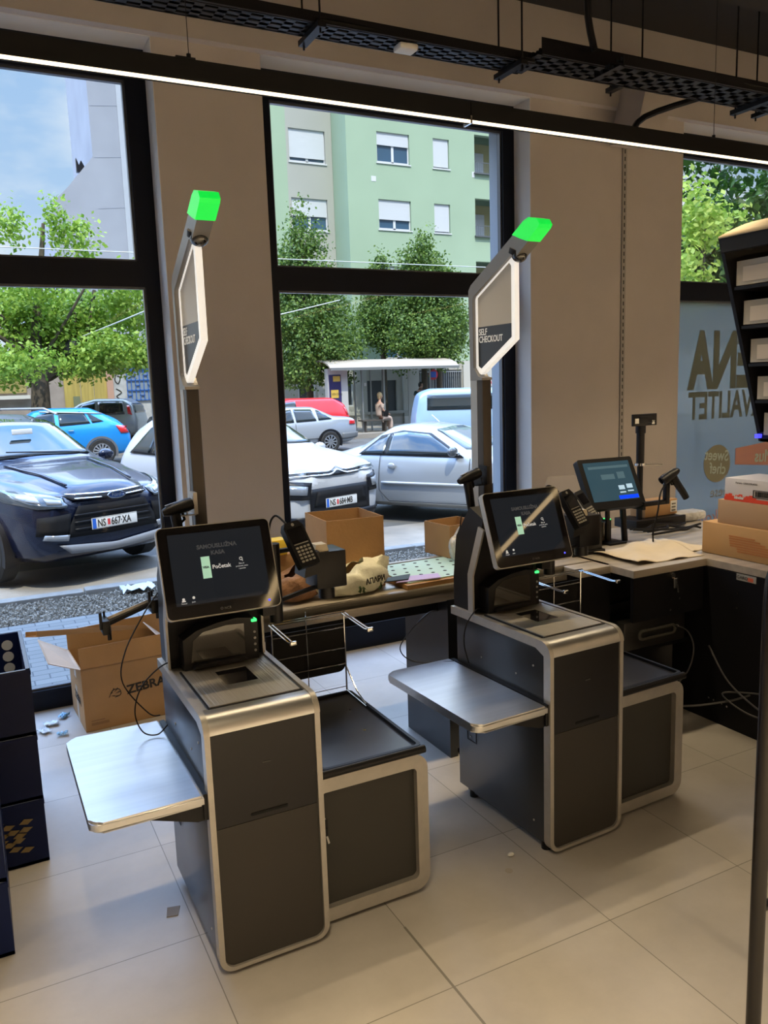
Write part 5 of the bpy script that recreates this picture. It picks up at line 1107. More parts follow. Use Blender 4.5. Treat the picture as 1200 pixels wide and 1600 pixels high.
k.patch('lower_trim', mat('trim_grey', (.18, .19, .20), .5), 'side', [(1.0, .42), (3.1, .42)], [(1.0, .46), (3.1, .46)], 12, 2, .01, side=1)
k.patch('rear_bumper', mat('trim_grey', (.18, .19, .20), .5), 'side', [(3.85, .36), (4.42, .40)], [(3.85, .56), (4.42, .58)], 8, 4, .012, side=1)
k.patch('door_seam', M_black, 'side', [(2.38, .30), (2.38, .90)], [(2.39, .30), (2.39, .90)], 8, 2, .003, .002, side=1)
sedan = k
k = street_car('estate_car', 'red estate car on the street behind the grey sedan', (7.0, 25.6), True, 4.5, 1.75,
    [(0, .7), (.1, .85), (1.1, 1.05), (1.9, 1.50), (2.4, 1.60), (3.9, 1.58), (4.3, 1.40), (4.5, .8)], [(0, .66), (.2, .85), (1.2, .98), (4.3, 1.02), (4.5, .7)], [(0, .62), (.3, .80), (1.2, .88), (4.1, .88), (4.4, .80), (4.5, .72)],
    [(0, .5), (1.2, .7), (2.0, .62), (4.0, .62), (4.5, .6)], [(0, .28), (.3, .22), (4.1, .24), (4.5, .38)], paint('paint_red', (.60, .02, .03), .0), (.85, 3.5), .32,
    [([(1.6, 1.06), (2.5, 1.06)], [(2.0, 1.45), (2.5, 1.50)])], [([(4.27, 1.0), (4.38, 1.0)], [(4.18, 1.30), (4.26, 1.30)])])
k = street_car('blue_crossover_car', 'bright blue small crossover with a red tail lamp on the street at left', (-.25, 24.2), True, 4.25, 1.80,
    [(0, .75), (.1, .95), (1.0, 1.10), (1.15, 1.14), (1.75, 1.53), (2.2, 1.60), (3.2, 1.58), (3.9, 1.25), (4.15, 1.0), (4.25, .7)], [(0, .7), (.2, .9), (1.1, 1.02), (3.7, 1.12), (4.1, 1.0), (4.25, .7)], [(0, .62), (.3, .82), (1.0, .90), (3.6, .90), (4.1, .82), (4.25, .7)],
    [(0, .5), (1.1, .7), (1.8, .60), (3.2, .58), (3.9, .6), (4.25, .55)], [(0, .30), (.3, .24), (4.0, .26), (4.25, .4)], paint('paint_blue', (.01, .27, .72), .2), (.8, 3.38), .36,
    [([(1.45, 1.10), (2.25, 1.12)], [(1.85, 1.44), (2.25, 1.50)]), ([(2.35, 1.12), (3.15, 1.16)], [(2.35, 1.50), (3.0, 1.48)]), ([(3.2, 1.17), (3.5, 1.20)], [(3.08, 1.46), (3.15, 1.42)])], [([(3.93, .85), (4.2, .85)], [(3.80, 1.08), (4.10, 1.05)])], arch=mat('clad_grey', (.12, .12, .125), .6), spokes=14)
k.patch('roof_line', mat('roof_silver', (.45, .46, .47), .3, .5), 'side', [(1.9, 1.505), (3.5, 1.40)], [(1.9, 1.53), (3.5, 1.42)], 12, 2, .02, .02, side=1)
k.patch('sill_cladding', MATS['clad_grey'], 'side', [(1.1, .27), (3.0, .27)], [(1.1, .40), (3.0, .40)], 12, 3, .012, side=1)
mb = MB(); mb.sphere((-2.95, -.0, 0), .001, 4); mb.bm.free()
mb = MB(); mb.box(-2.70, -2.55, .895, .93, .97, 1.0, bev=.01); mb.build('door_handle', M_chrome, k.root)
k = street_car('hatchback_car', 'small silver hatchback with dark glass parked behind the bright blue crossover', (2.5, 32.4), True, 3.6, 1.62,
    [(0, .75), (.1, .9), (.8, 1.1), (1.5, 1.50), (2.0, 1.62), (3.1, 1.60), (3.45, 1.40), (3.6, .8)], [(0, .7), (.2, .85), (1.0, 1.0), (3.4, 1.0), (3.6, .7)], [(0, .6), (.3, .76), (1.0, .81), (3.2, .81), (3.6, .72)],
    [(0, .5), (1.0, .66), (1.6, .60), (3.1, .60), (3.6, .62)], [(0, .3), (.3, .22), (3.3, .24), (3.6, .38)], paint('paint_silver_dark', (.30, .31, .32), .3), (.7, 3.0), .28,
    [([(1.3, 1.04), (2.1, 1.04)], [(1.65, 1.42), (2.1, 1.50)]), ([(2.2, 1.04), (3.2, 1.04)], [(2.2, 1.50), (3.1, 1.48)])], [([(3.30, 1.05), (3.45, 1.0)], [(3.25, 1.35), (3.34, 1.35)])], zb=.02)
k.root.rotation_euler.z = math.pi-.5
k.patch('rear_window', M_cglass, 'rear', [(-.6, 1.08), (.6, 1.08)], [(-.5, 1.42), (.5, 1.42)], 10, 5, .01)
k = street_car('dark_car', 'dark grey car with a rounded roof on the street behind the navy SUV', (-2.6, 20.0), True, 4.3, 1.75,
    [(0, .75), (.1, .95), (1.0, 1.05), (1.75, 1.50), (2.3, 1.58), (3.4, 1.55), (4.0, 1.2), (4.3, .7)], [(0, .7), (.2, .85), (1.1, .98), (3.9, 1.02), (4.3, .7)], [(0, .62), (.3, .80), (1.0, .87), (3.8, .87), (4.3, .7)],
    [(0, .5), (1.1, .68), (1.8, .60), (3.4, .58), (4.3, .55)], [(0, .30), (.3, .24), (4.0, .26), (4.3, .4)], paint('paint_dark', (.05, .055, .06), .3), (.8, 3.4), .33,
    [([(1.45, 1.04), (2.3, 1.04)], [(1.85, 1.42), (2.3, 1.48)]), ([(2.4, 1.04), (3.5, 1.06)], [(2.4, 1.48), (3.3, 1.44)])], [])
k = street_car('parked_dark_car', 'dark car half hidden by the left window frame on the far pavement', (5.6, 29.3), True, 4.2, 1.75,
    [(0, .75), (.1, .95), (1.0, 1.05), (1.75, 1.42), (2.3, 1.50), (3.4, 1.48), (4.0, 1.2), (4.2, .7)], [(0, .7), (.2, .85), (1.1, .98), (3.9, 1.02), (4.2, .7)], [(0, .62), (.3, .80), (1.0, .87), (3.8, .87), (4.2, .7)],
    [(0, .5), (1.1, .68), (1.8, .60), (3.4, .58), (4.2, .55)], [(0, .30), (.3, .24), (4.0, .26), (4.2, .4)], MATS['paint_dark'], (.8, 3.4), .33, [([(1.45, 1.04), (3.5, 1.06)], [(1.85, 1.40), (3.3, 1.40)])], [], zb=.02)
P5 = paint('paint_pale_blue', (.36, .52, .72), .1)
k = street_car('van', 'pale blue minivan with dark side glass on the street behind the silver coupe', (15.25, 17.8), False, 4.7, 1.85,
    [(0, .8), (.1, 1.0), (.8, 1.15), (1.7, 1.62), (2.2, 1.77), (4.2, 1.79), (4.55, 1.68), (4.68, 1.2), (4.7, .7)], [(0, .75), (.2, .95), (1.0, 1.12), (4.5, 1.18), (4.7, .7)], [(0, .62), (.3, .84), (1.0, .93), (4.4, .93), (4.7, .84)],
    [(0, .5), (.9, .76), (1.8, .74), (4.4, .76), (4.7, .74)], [(0, .30), (.3, .24), (4.4, .26), (4.7, .4)], P5, (.9, 3.9), .33,
    [([(1.5, 1.2), (2.5, 1.2)], [(1.95, 1.56), (2.5, 1.62)]), ([(2.6, 1.2), (4.38, 1.22)], [(2.6, 1.62), (4.36, 1.62)])], [])
k.root.rotation_euler.z = math.radians(-24)

# ------------------------------------------------------------------ buildings across the street
def facade_mat(name, col, am=.05): return mat(name, col, .9, noise=(.35, am), bump=(25, .08))
M_gr = facade_mat('render_green', (.37, .485, .34)); M_be = facade_mat('render_grey_beige', (.43, .43, .38)); M_shut = mat('shutter', (.62, .64, .66), .6, stretch=(1, 1, 30), noise=(2, .05))
M_win = mat('far_window_glass', (.05, .11, .18), .06, 0, .9, coat=.8); M_wf = mat('far_window_frame', (.70, .71, .72), .5)
bd_ = thing('apartment_building', 'pale green apartment block with roller shutters and balconies across the street', 'building', (15.46, 33, 0))
def rel(x, z): return x-15.46, z
# main block front wall with real openings: built from strips around the windows
def wall_with_holes(name, m_, parent, x0, x1, z0, z1, y, holes, depth=.28):
    xs = sorted({x0, x1}|{h[0] for h in holes}|{h[1] for h in holes}); zs = sorted({z0, z1}|{h[2] for h in holes}|{h[3] for h in holes})
    mb = MB()
    for a, b_ in zip(xs, xs[1:]):
        for c_, d_ in zip(zs, zs[1:]):
            cx_, cz_ = (a+b_)/2, (c_+d_)/2
            if any(h[0] < cx_ < h[1] and h[2] < cz_ < h[3] for h in holes): continue
            mb.box(a, b_, y, y+depth, c_, d_)
    return mb.build(name, m_, parent, smooth=False)
wins = []; rows = [(11.44, 12.72), (8.62, 9.90), (5.80, 7.05), (2.95, 4.2), (14.25, 15.5)]
for i, (a, b_) in enumerate(rows): wins += [(1.47, 3.10, a, b_), (4.32, 5.17, a, b_)]
balc = [(6.55, 8.9, a-.02, b_+.38) for a, b_ in rows]
wall_with_holes('front_wall', M_gr, bd_, 0, 12, .0, 17, 0, wins+balc)
B('core', M_gr, bd_, (.05, 12, 1.3, 8, 0, 17), (0, .30, .28, 8, 0, 17), (8.9, 12, .28, 1.3, 0, 17), smooth=False)
B('roof_edge', M_be, bd_, (-.3, 12.3, -.3, 8, 17, 17.3), smooth=False)
def far_window(parent, x0, x1, z0, z1, y, shut, dbl=True):
    f = MB(); f.ring([(x0, z0), (x1, z0), (x1, z1), (x0, z1)], [(x0+.06, z0+.08), (x1-.06, z0+.08), (x1-.06, z1-.04), (x0+.06, z1-.04)], y+.10, y+.16, 'y')
    if dbl: f.box((x0+x1)/2-.06, (x0+x1)/2+.06, y+.10, y+.16, z0, z1)
    f.box(x0-.05, x1+.05, y-.04, y+.12, z0-.05, z0)
    w = f.build('window', M_wf, parent, smooth=False)
    B('pane', M_win, w, (x0, x1, y+.13, y+.15, z0, z1), smooth=False)
    if shut > 0: B('roller_shutter', M_shut, w, (x0+.03, x1-.03, y+.06, y+.10, z1-(z1-z0)*shut, z1), smooth=False)
shs = [.42, .66, .5, .5, .5]
for i, (a, b_) in enumerate(rows):
    far_window(bd_, 1.47, 3.10, a, b_, 0, shs[i]); far_window(bd_, 4.32, 5.17, a, b_, 0, .94, False)
M_ochre = mat('balcony_ochre', (.55, .50, .28), .9)
for i, (a, b_) in enumerate(rows):
    B('balcony_recess', M_ochre, bd_, (6.55, 8.9, 1.25, 1.3, a-.02, b_+.38), smooth=False)
    B('balcony_door', M_shut, bd_, (6.75, 7.8, 1.1, 1.25, a, a+1.2), smooth=False)
    mb = MB(); mb.box(6.5, 8.95, -.12, 1.2, a-.08, a-.02)
    for k in range(24): mb.cyl((6.58+k*.1, -.06, a), (6.58+k*.1, -.06, a+.42), .008, n=5)
    mb.box(6.55, 8.9, -.07, -.05, a+.42, a+.45); mb.build('balcony_rail', mat('rail_dark', (.12, .13, .14), .5), bd_, smooth=False)
B('red_cloth', mat('red_cloth', (.75, .01, .03), .7), bd_, (7.35, 7.75, -.10, -.06, 8.65, 8.98))
B('white_patches', M_wf, bd_, (1.15, 1.38, -.01, 0, 10.62, 10.84), (6.40, 6.55, -.01, 0, 11.2, 11.45), smooth=False)
wing = thing('apartment_wing', 'grey-beige set-back wing beside the green apartment block', 'building', (12.3, 34.5, 0))
rows2 = [(11.54, 12.92), (8.68, 10.04), (5.85, 7.2), (14.3, 15.6)]
wall_with_holes('front_wall', M_be, wing, 1.0, 3.15, 0, 17, 0, [(1.12, 2.83, a, b_) for a, b_ in rows2])
B('green_edge', M_gr, wing, (0, 1.0, 0, .28, 0, 17), smooth=False); B('core', M_be, wing, (0, 3.15, .4, 6, 0, 17), smooth=False)
for i, (a, b_) in enumerate(rows2): far_window(wing, 1.12, 2.83, a, b_, 0, (.86, .55, .6, .8)[i])
mb = MB(); mb.sphere((.16, -.02, 9.55), .07, 6); mb.build('wall_lamp', M_black, wing)
# ground-floor wall behind the shelter
M_gf = facade_mat('ground_floor_render', (.48, .46, .41), .1)
gf = thing('ground_floor_wall', 'pale ground floor wall with pilasters, small windows and a barred gate behind the bus shelter', 'building', (10.0, 32.7, 0))
gh = [(2.6, 3.4, .7, 1.9), (4.2, 5.2, .9, 2.1), (5.9, 7.4, .6, 2.0), (8.6, 10.9, .0, 2.4), (11.4, 12.6, 1.0, 2.1)]
wall_with_holes('wall', M_gf, gf, 0.5, 14, 0, 2.8, 0, gh, .25)
B('pilaster', mat('pilaster_pale', (.55, .53, .48), .9), gf, (3.5, 4.1, -.10, 0, 0, 2.8), (5.3, 5.85, -.10, 0, 0, 2.8), (7.7, 8.5, -.12, 0, 0, 2.8), (10.95, 11.35, -.1, 0, 0, 2.8), smooth=False)
B('plinth_band', M_gf, gf, (.5, 14, -.14, -.0, .5, .62), smooth=False)
B('dark_openings', mat('dark_opening', (.06, .07, .08), .4), gf, *[(h[0], h[1], .12, .2, h[2], h[3]) for h in gh], smooth=False)
mb = MB()
for k in range(20): mb.cyl((8.65+k*.115, -.03, .05), (8.65+k*.115, -.03, 2.35), .014, n=6)
for z in (.1, 1.2, 2.3): mb.box(8.6, 10.9, -.045, -.02, z, z+.04)
mb.build('barred_gate', mat('gate_silver', (.5, .52, .54), .4, .5), gf, smooth=False)
for h in gh[:2]+gh[4:]: 
    f = MB(); f.ring([(h[0], h[2]), (h[1], h[2]), (h[1], h[3]), (h[0], h[3])], [(h[0]+.06, h[2]+.06), (h[1]-.06, h[2]+.06), (h[1]-.06, h[3]-.06), (h[0]+.06, h[3]-.06)], .02, .08, 'y'); f.build('window_frame', M_wf, gf, smooth=False)
sg = B('shop_sign', mat('sign_pale', (.62, .58, .58), .5), None, (-.5, .5, -.03, .03, -.17, .17)); sg.location = (22.35, 32.668, 1.75); tag(sg, 'small white sign with red letters on the far wall beside the right kiosk post', 'sign')
text('KOMBI BAR', .20, mat('sign_red', (.6, .02, .04), .5), sg, face_mx((-.46, -.035, -.07), '-y'), 'sign_letters', sx=.75, bold=.006)
# tall grey building at upper left, behind the trees
tb = thing('tall_building', 'pale grey windowless gable wall of a tall building rising behind the left tree', 'building', (7.1, 47, 0))
mb = MB(); mb.prism([(-2.2, 0), (8, 0), (8, 24), (.02, 24), (.04, 14.3), (-1.4, 12.6), (-2.2, 11.8)], 0, 8, 'y'); mb.build('gable_wall', facade_mat('gable_grey', (.33, .35, .40), .10), tb, smooth=False)
B('edge_strip', facade_mat('gable_light', (.44, .47, .52)), tb, (1.5, 1.75, -.03, 0, 0, 24), smooth=False)
mb = MB()
for z in (17.2, 14.6, 12.0): mb.prism([(.1, z-.35), (3.5, z), (3.5, z+.02), (.1, z-.33)], -.01, .0, 'y')
mb.build('wall_crack', mat('crack_grey', (.28, .30, .36), .9), tb, smooth=False)
mb = MB(); mb.prism([(-.75, 13.6), (-.45, 13.6), (-.35, 13.9), (-.5, 14.2), (-.62, 13.95), (-.75, 14.3)], .5, .8, 'y'); mb.build('chimney_cowl', M_black, tb, smooth=False)
# low houses behind the left tree
lh = thing('low_house', 'old low house with yellow gate and blue barred window behind the left tree', 'building', (0, 34, 0))
B('wall', mat('old_plaster', (.33, .28, .25), .9, noise=(1.5, .2)), lh, (-8, 3.35, 0, 3, 0, 3.3), smooth=False); B('ochre_boards', mat('ochre_board', (.34, .27, .10), .8, stretch=(.2, 1, 8), noise=(2, .2)), lh, (-8, 2.0, -.06, 0, 1.95, 3.1), smooth=False)
B('ledge', mat('ledge_pale', (.62, .60, .55), .8), lh, (-8, 2.1, -.2, 0, 1.72, 1.86), smooth=False)
M_yel = mat('yellow_gate', (.45, .34, .09), .7, stretch=(6, 1, .3), noise=(2, .2))
yg = B('yellow_gate', M_yel, lh, (3.35, 3.95, -.05, .05, 0, 2.75), (3.97, 4.45, -.05, .05, 0, 2.9), (4.47, 4.95, -.05, .05, 0, 2.8), smooth=False)
B('letter_box', mat('letterbox', (.18, .20, .12), .5), yg, (3.65, 3.9, -.12, -.05, 1.3, 1.75), smooth=False)
B('gate_post', mat('pink_pillar', (.50, .30, .22), .85), lh, (4.95, 5.2, -.12, .2, 0, 3.0), smooth=False)
gw = B('graffiti_wall', mat('graffiti_plaster', (.45, .45, .44), .9, noise=(3, .25)), lh, (5.2, 7.2, -.05, 2, 0, 3.3), smooth=False)
mb = MB(); mb.tube([(5.35, -.06, 2.6), (5.28, -.06, 2.35), (5.40, -.06, 2.2), (5.5, -.06, 2.45), (5.38, -.06, 2.5)], .02, 5, 4); mb.tube([(5.3, -.06, 2.0), (5.5, -.06, 1.85), (5.3, -.06, 1.7), (5.5, -.06, 1.55)], .02, 5, 4); mb.build('graffiti', M_ink, gw)
bw = MB(); M_bl = mat('blue_grille', (.03, .14, .48), .5)
for k in range(9): bw.box(5.72+k*.165, 5.75+k*.165, -.12, -.08, 1.5 if k < 6 else .2, 3.0)
for z in (1.5, 1.9, 2.3, 2.7, 3.0): bw.box(5.72, 7.1, -.12, -.08, z, z+.035)
for k, z in ((0, 1.7), (2, 2.1), (4, 2.5), (6, 1.7), (1, 2.5), (3, 1.7), (5, 2.1)): bw.box(5.72+k*.165, 5.72+(k+1)*.165+.03, -.12, -.08, z, z+.03)
bw.build('blue_window_grille', M_bl, lh, smooth=False); B('window_panes', mat('pale_panes', (.25, .30, .34), .2), lh, (5.72, 6.7, -.07, -.05, 1.5, 3.0), smooth=False); B('blue_door', M_bl, lh, (6.75, 6.85, -.1, -.04, .2, 3.0), smooth=False)
B('roof', mat('roof_tile_dark', (.16, .09, .06), .8), lh, (-8, 7.2, -.4, 4, 3.3, 3.5), smooth=False)

# ------------------------------------------------------------------ trees
def leaf_mat(name, a, b_):
    m, t, bs = node_mat(name)
    g = t.nodes.new('ShaderNodeNewGeometry'); r = t.nodes.new('ShaderNodeValToRGB'); t.links.new(g.outputs['Random Per Island'], r.inputs[0])
    r.color_ramp.elements[0].color = (*a, 1); r.color_ramp.elements[1].color = (*b_, 1)
    t.links.new(r.outputs[0], bs.inputs['Base Color']); bs.inputs['Roughness'].default_value = .55
    out = t.nodes['Material Output']; tr = t.nodes.new('ShaderNodeBsdfTranslucent'); mxs = t.nodes.new('ShaderNodeMixShader'); mxs.inputs[0].default_value = .42
    t.links.new(r.outputs[0], tr.inputs[0]); t.links.new(bs.outputs[0], mxs.inputs[1]); t.links.new(tr.outputs[0], mxs.inputs[2]); t.links.new(mxs.outputs[0], out.inputs[0])
    return m
M_leafA = leaf_mat('leaves_light', (.13, .26, .02), (.42, .58, .09)); M_leafB = leaf_mat('leaves_linden', (.028, .085, .012), (.24, .36, .07)); M_leafC = leaf_mat('leaves_dark', (.02, .07, .012), (.10, .22, .03))
M_bark = mat('bark', (.10, .08, .06), .95, noise=(8, .3), bump=(12, 1.0), stretch=(1, 1, .25))
def foliage(parent, blobs, n, size, m_, seed, elong=1.6, shell=.55):
    """leaves scattered through a set of ellipsoids (cx,cy,cz,rx,ry,rz), clumped into sprays"""
    rg = np.random.default_rng(seed); vol = np.array([b_[3]*b_[4]*b_[5] for b_ in blobs])**.75; vol /= vol.sum()
    ns = n//14; idx = rg.choice(len(blobs), ns, p=vol); bl = np.array(blobs)[idx]
    d = rg.normal(size=(ns, 3)); d /= np.linalg.norm(d, axis=1)[:, None]; rad = shell+(1-shell)*rg.random(ns)**.6; rad[rg.random(ns) < .15] *= 1.12
    cen = bl[:, :3]+d*rad[:, None]*bl[:, 3:6]
    c_ = np.repeat(cen, 14, 0); dd = np.repeat(d, 14, 0); N_ = len(c_)
    c_ = c_+rg.normal(size=(N_, 3))*size*1.9*np.array([1, 1, .8])+np.array([0, 0, -.4*size])
    nn = dd*.9+rg.normal(size=(N_, 3))*.8+np.array([0, 0, .5]); nn /= np.linalg.norm(nn, axis=1)[:, None]
    u = np.cross(nn, rg.normal(size=(N_, 3))); u /= np.linalg.norm(u, axis=1)[:, None]; v = np.cross(nn, u)
    s_ = size*(.6+.8*rg.random(N_))[:, None]
    V = np.stack([c_-u*s_*elong*.5, c_+v*s_*.5, c_+u*s_*elong*.5, c_-v*s_*.5], 1).reshape(-1, 3)
    me = bpy.data.meshes.new('foliage'); me.vertices.add(N_*4); me.vertices.foreach_set('co', V.ravel()); me.loops.add(N_*4); me.loops.foreach_set('vertex_index', np.arange(N_*4, dtype=np.int32))
    me.polygons.add(N_); me.polygons.foreach_set('loop_start', np.arange(0, N_*4, 4, dtype=np.int32)); me.update(); me.validate(); me.materials.append(m_)
    o = bpy.data.objects.new('foliage', me); COL.objects.link(o); o.parent = parent; return o
def tree(name, label, base, trunk, branches, blobs, n, size, m_, seed, group=None, **k):
    r = thing(name, label, 'tree', base, 0, group)
    mb = MB(); mb.tube([(0, 0, -.2), (0, 0, .1)]+[p for p in trunk[1:]], trunk[0], 12, 3, r_end=trunk[0]*.55)
    for b_ in branches: mb.tube(b_[1:], b_[0], 7, 3, r_end=b_[0]*.25)
    mb.build('trunk', M_bark, r); foliage(r, blobs, n, size, m_, seed, **k); return r
random.seed(31)
def rbr(o_, n, r0, ln, spread=1): 
    out = []
    for i in range(n):
        a = random.random()*6.28; e_ = random.uniform(.35, 1.2); l_ = ln*random.uniform(.6, 1.1)
        d_ = Vector((math.cos(a)*math.cos(e_)*spread, math.sin(a)*math.cos(e_), math.sin(e_)*.9)); s_ = Vector(o_)+Vector((0, 0, random.uniform(-.3, 1.2)))
        out.append((r0*random.uniform(.5, 1), s_, s_+d_*l_*.4+Vector((0, 0, -.1)), s_+d_*l_*.75+Vector((random.uniform(-.3, .3), 0, .2)), s_+d_*l_))
    return out
bA = []
for i in range(34):
    a = random.random()*6.28; rr = random.random()**.5
    bA.append((-.2+4.3*rr*math.cos(a), 2.4*rr*math.sin(a), 2.5+4.2*random.random()*(1-.5*rr)+.3*rr, random.uniform(.7, 1.25), random.uniform(.7, 1.2), random.uniform(.45, .8)))
bA += [(3.6, 0, 3.2, .9, .9, .6), (2.6, .2, 3.1, .9, .9, .5), (-2.9, 0, 3.9, .9, .9, .7), (3.0, -.5, 4.6, .9, .9, .7), (1.3, -1.2, 2.9, .8, .8, .4), (.9, 0, 7.3, .4, .4, .8), (-.4, 0, 7.2, .5, .5, .7), (1.6, 0, 6.7, .7, .7, .7), (0.2, -.8, .9, .5, .5, .35)]
tree('broadleaf_tree', 'broad light green tree with a dark forked trunk across the street in the left window', (2.05, 28.5, 0), (.40, (0, 0, 1.2), (.05, 0, 2.2), (.0, 0, 2.9)), [(.22, (0, 0, 2.3), (.8, 0, 2.9), (1.6, 0, 3.6), (2.0, .2, 5.2)), (.2, (0, 0, 2.3), (-.8, 0, 3.0), (-1.5, 0, 4.0), (-1.8, 0, 5.5)), (.2, (0, 0, 2.3), (.1, 0, 4.0), (.4, 0, 5.8), (.6, 0, 7.2))]+rbr((0, 0, 2.4), 16, .09, 4.0), bA, 42000, .095, M_leafA, 1, shell=.3)
mb = MB(); mb.sphere((0, 0, 0), .42, 8, (.8, .6, 1.3)); o = mb.build('tree_hollow_bundle', M_black, None, loc=(3.15, 28.0, 3.05)); tag(o, 'dark round bundle hanging among the branches of the left street tree', 'bundle')
def linden(label, x, y, h, w, seed, low=1.4):
    rd = random.Random(seed); bl = []
    for i in range(26):
        t_ = i/25; z = low+.35+(h-low-.35)*t_; ww = w*(1-t_)**.68*(.35+.65*min(1, t_*4+.4)); q = 1 if t_ > .85 else 3
        for k_ in range(q):
            a = rd.random()*6.28; bl.append((ww*.55*math.cos(a), ww*.55*math.sin(a), z, max(.22, ww*rd.uniform(.45, .7)), max(.22, ww*rd.uniform(.45, .7)), rd.uniform(.35, .6)))
    tree('linden_tree', label, (x, y, 0), (.18, (0, 0, 1.2), (0, 0, 2.5), (0, 0, h*.8)), [], bl, int(27000*w/2), .088, M_leafB, seed, 'linden trees across the street', elong=1.3)
linden('cone-shaped linden tree left of the bus shelter', 11.9, 29.6, 8.5, 2.35, 5, 1.9)
linden('linden tree rising behind the bus shelter roof', 17.2, 29.8, 8.1, 2.3, 6, 2.55)
linden('smaller linden top left of the one behind the bus shelter', 15.9, 31.0, 7.0, 1.2, 7, 3.4)
linden('smaller linden top right of the one behind the bus shelter', 18.6, 30.9, 6.9, 1.3, 8, 3.2)
rd = random.Random(4)
tree('dark_tree', 'dark leafy tree filling the upper part of the right window', (17.5, 13.5, 0), (.3, (0, 0, 2), (0, 0, 4), (0, 0, 6)), rbr((0, 0, 4), 8, .08, 3), [(rd.uniform(-3.6, 3.4), rd.uniform(-1.8, 1.8), rd.uniform(3.0, 9.0), 1.2, 1.2, .9) for _ in range(34)], 24000, .12, M_leafC, 9, shell=.2)
tree('bright_young_tree', 'small sunlit yellow-green tree in front of the dark one in the right window', (12.35, 11.0, 0), (.07, (0, 0, 1.5), (0, 0, 3), (0, 0, 4.6)), [], [(-.25, 0, 4.9, .35, .3, .45), (.0, 0, 4.5, .45, .3, .4), (.35, 0, 4.7, .35, .3, .2), (-.3, 0, 3.9, .4, .3, .6), (-.1, 0, 3.3, .35, .3, .4)], 1500, .075, leaf_mat('leaves_bright', (.25, .42, .04), (.62, .72, .16)), 10)

# ------------------------------------------------------------------ bus shelter, wires
sh = thing('bus_shelter', 'bus shelter with curved cream roof and an advert panel at its left end', 'bus shelter', (11.9, 27.7, .02))
M_sh = mat('shelter_cream', (.44, .38, .31), .5); M_shm = mat('shelter_metal', (.30, .31, .30), .4, .5)
pf = [(-.55, 2.42), (-.35, 2.56), (0, 2.68), (.5, 2.76), (1.0, 2.72), (1.25, 2.62)]
mb = MB(); mb.ring(pf, [(a, z-.06) for a, z in pf], -.15, 5.35, 'x', closed=False); mb.build('curved_roof', M_sh, sh)
B('roof_edge', M_shm, sh, (-.15, 5.35, -.57, -.53, 2.34, 2.44), smooth=False)
ad = B('advert_panel', mat('ad_frame', (.52, .52, .50), .5), sh, (-.10, .70, -.15, .15, 0, 2.42), smooth=False)
B('advert_poster', mat('poster_purple', (.035, .03, .12), .3), ad, (-.06, .42, -.17, -.15, .35, 2.2), smooth=False); B('poster_patches', mat('poster_yellow', (.65, .45, .08), .5), ad, (.10, .38, -.18, -.17, 1.95, 2.15), (.0, .30, -.18, -.17, 1.35, 1.65), (.15, .36, -.18, -.17, .7, .95), smooth=False); B('poster_pink', mat('poster_pink', (.5, .2, .25), .5), ad, (.03, .15, -.182, -.17, .8, 1.25), smooth=False)
text('VEN DAN', .12, M_ink, ad, face_mx((.02, -.185, 1.45), '-y'), 'poster_text', sx=.8)
mb = MB()
for x in (1.42, 2.35): mb.box(x-.03, x+.03, .1, .16, 0, 2.6)
for x in (1.5, 2.2, 3.9, 4.9): mb.box(x-.025, x+.025, .95, 1.0, 0, 2.7)
mb.build('posts', M_shm, sh, smooth=False)
B('glass_back', glass_mat('shelter_glass', (.85, .88, .88)), sh, (.7, 5.2, .97, .98, .5, 2.5), smooth=False)
bn = MB(); bn.box(1.3, 2.5, -.1, .35, .42, .47); bn.box(1.45, 1.5, 0, .3, 0, .42); bn.box(2.3, 2.35, 0, .3, 0, .42); bn.build('bench', mat('bench_dark', (.08, .07, .06), .6), sh, smooth=False)
B('notice', M_wf, sh, (1.9, 2.0, .94, .96, 1.75, 1.88), smooth=False)
ns = MB(); ns.lathe([(.001, -.02), (.22, -.02), (.22, 0)], (0, 0, 0), 'y', 20); o = ns.build('no_parking_sign', mat('sign_red2', (.6, .03, .06), .4), None, loc=(17.15, 29.0, 2.15)); tag(o, 'small round red and blue no-parking sign behind the bus shelter', 'road sign')
B('sign_centre', mat('sign_blue2', (.04, .12, .55), .4), o, (-.13, .13, -.03, -.02, -.12, .12)); B('sign_pole', M_shm, o, (-.03, .03, 0, .04, -2.1, .0))
def wire(lbl, a, b_, sag, r=.012):
    a, b_ = Vector(a), Vector(b_); mb = MB(); mb.tube([a.lerp(b_, i/16)-Vector((0, 0, sag*4*(i/16)*(1-i/16))) for i in range(17)], r, 5); o = mb.build('overhead_wire', mat('wire_pale', (.55, .56, .52), .6)); tag(o, lbl, 'wire')
wire('upper overhead wire along the street', (-6, 20, 5.05), (30, 20, 5.12), .05); wire('lower overhead wire along the street', (-6, 20.2, 4.86), (30, 20.2, 4.98), .05)
wire('pale slanting wire through the linden leaves', (4.2, 20, 2.98), (12.4, 27.5, 4.9), .02, .018); wire('pale slanting cable in front of the left tree', (3.2, 28.2, 3.55), (6.0, 22, 4.6), .02, .022)

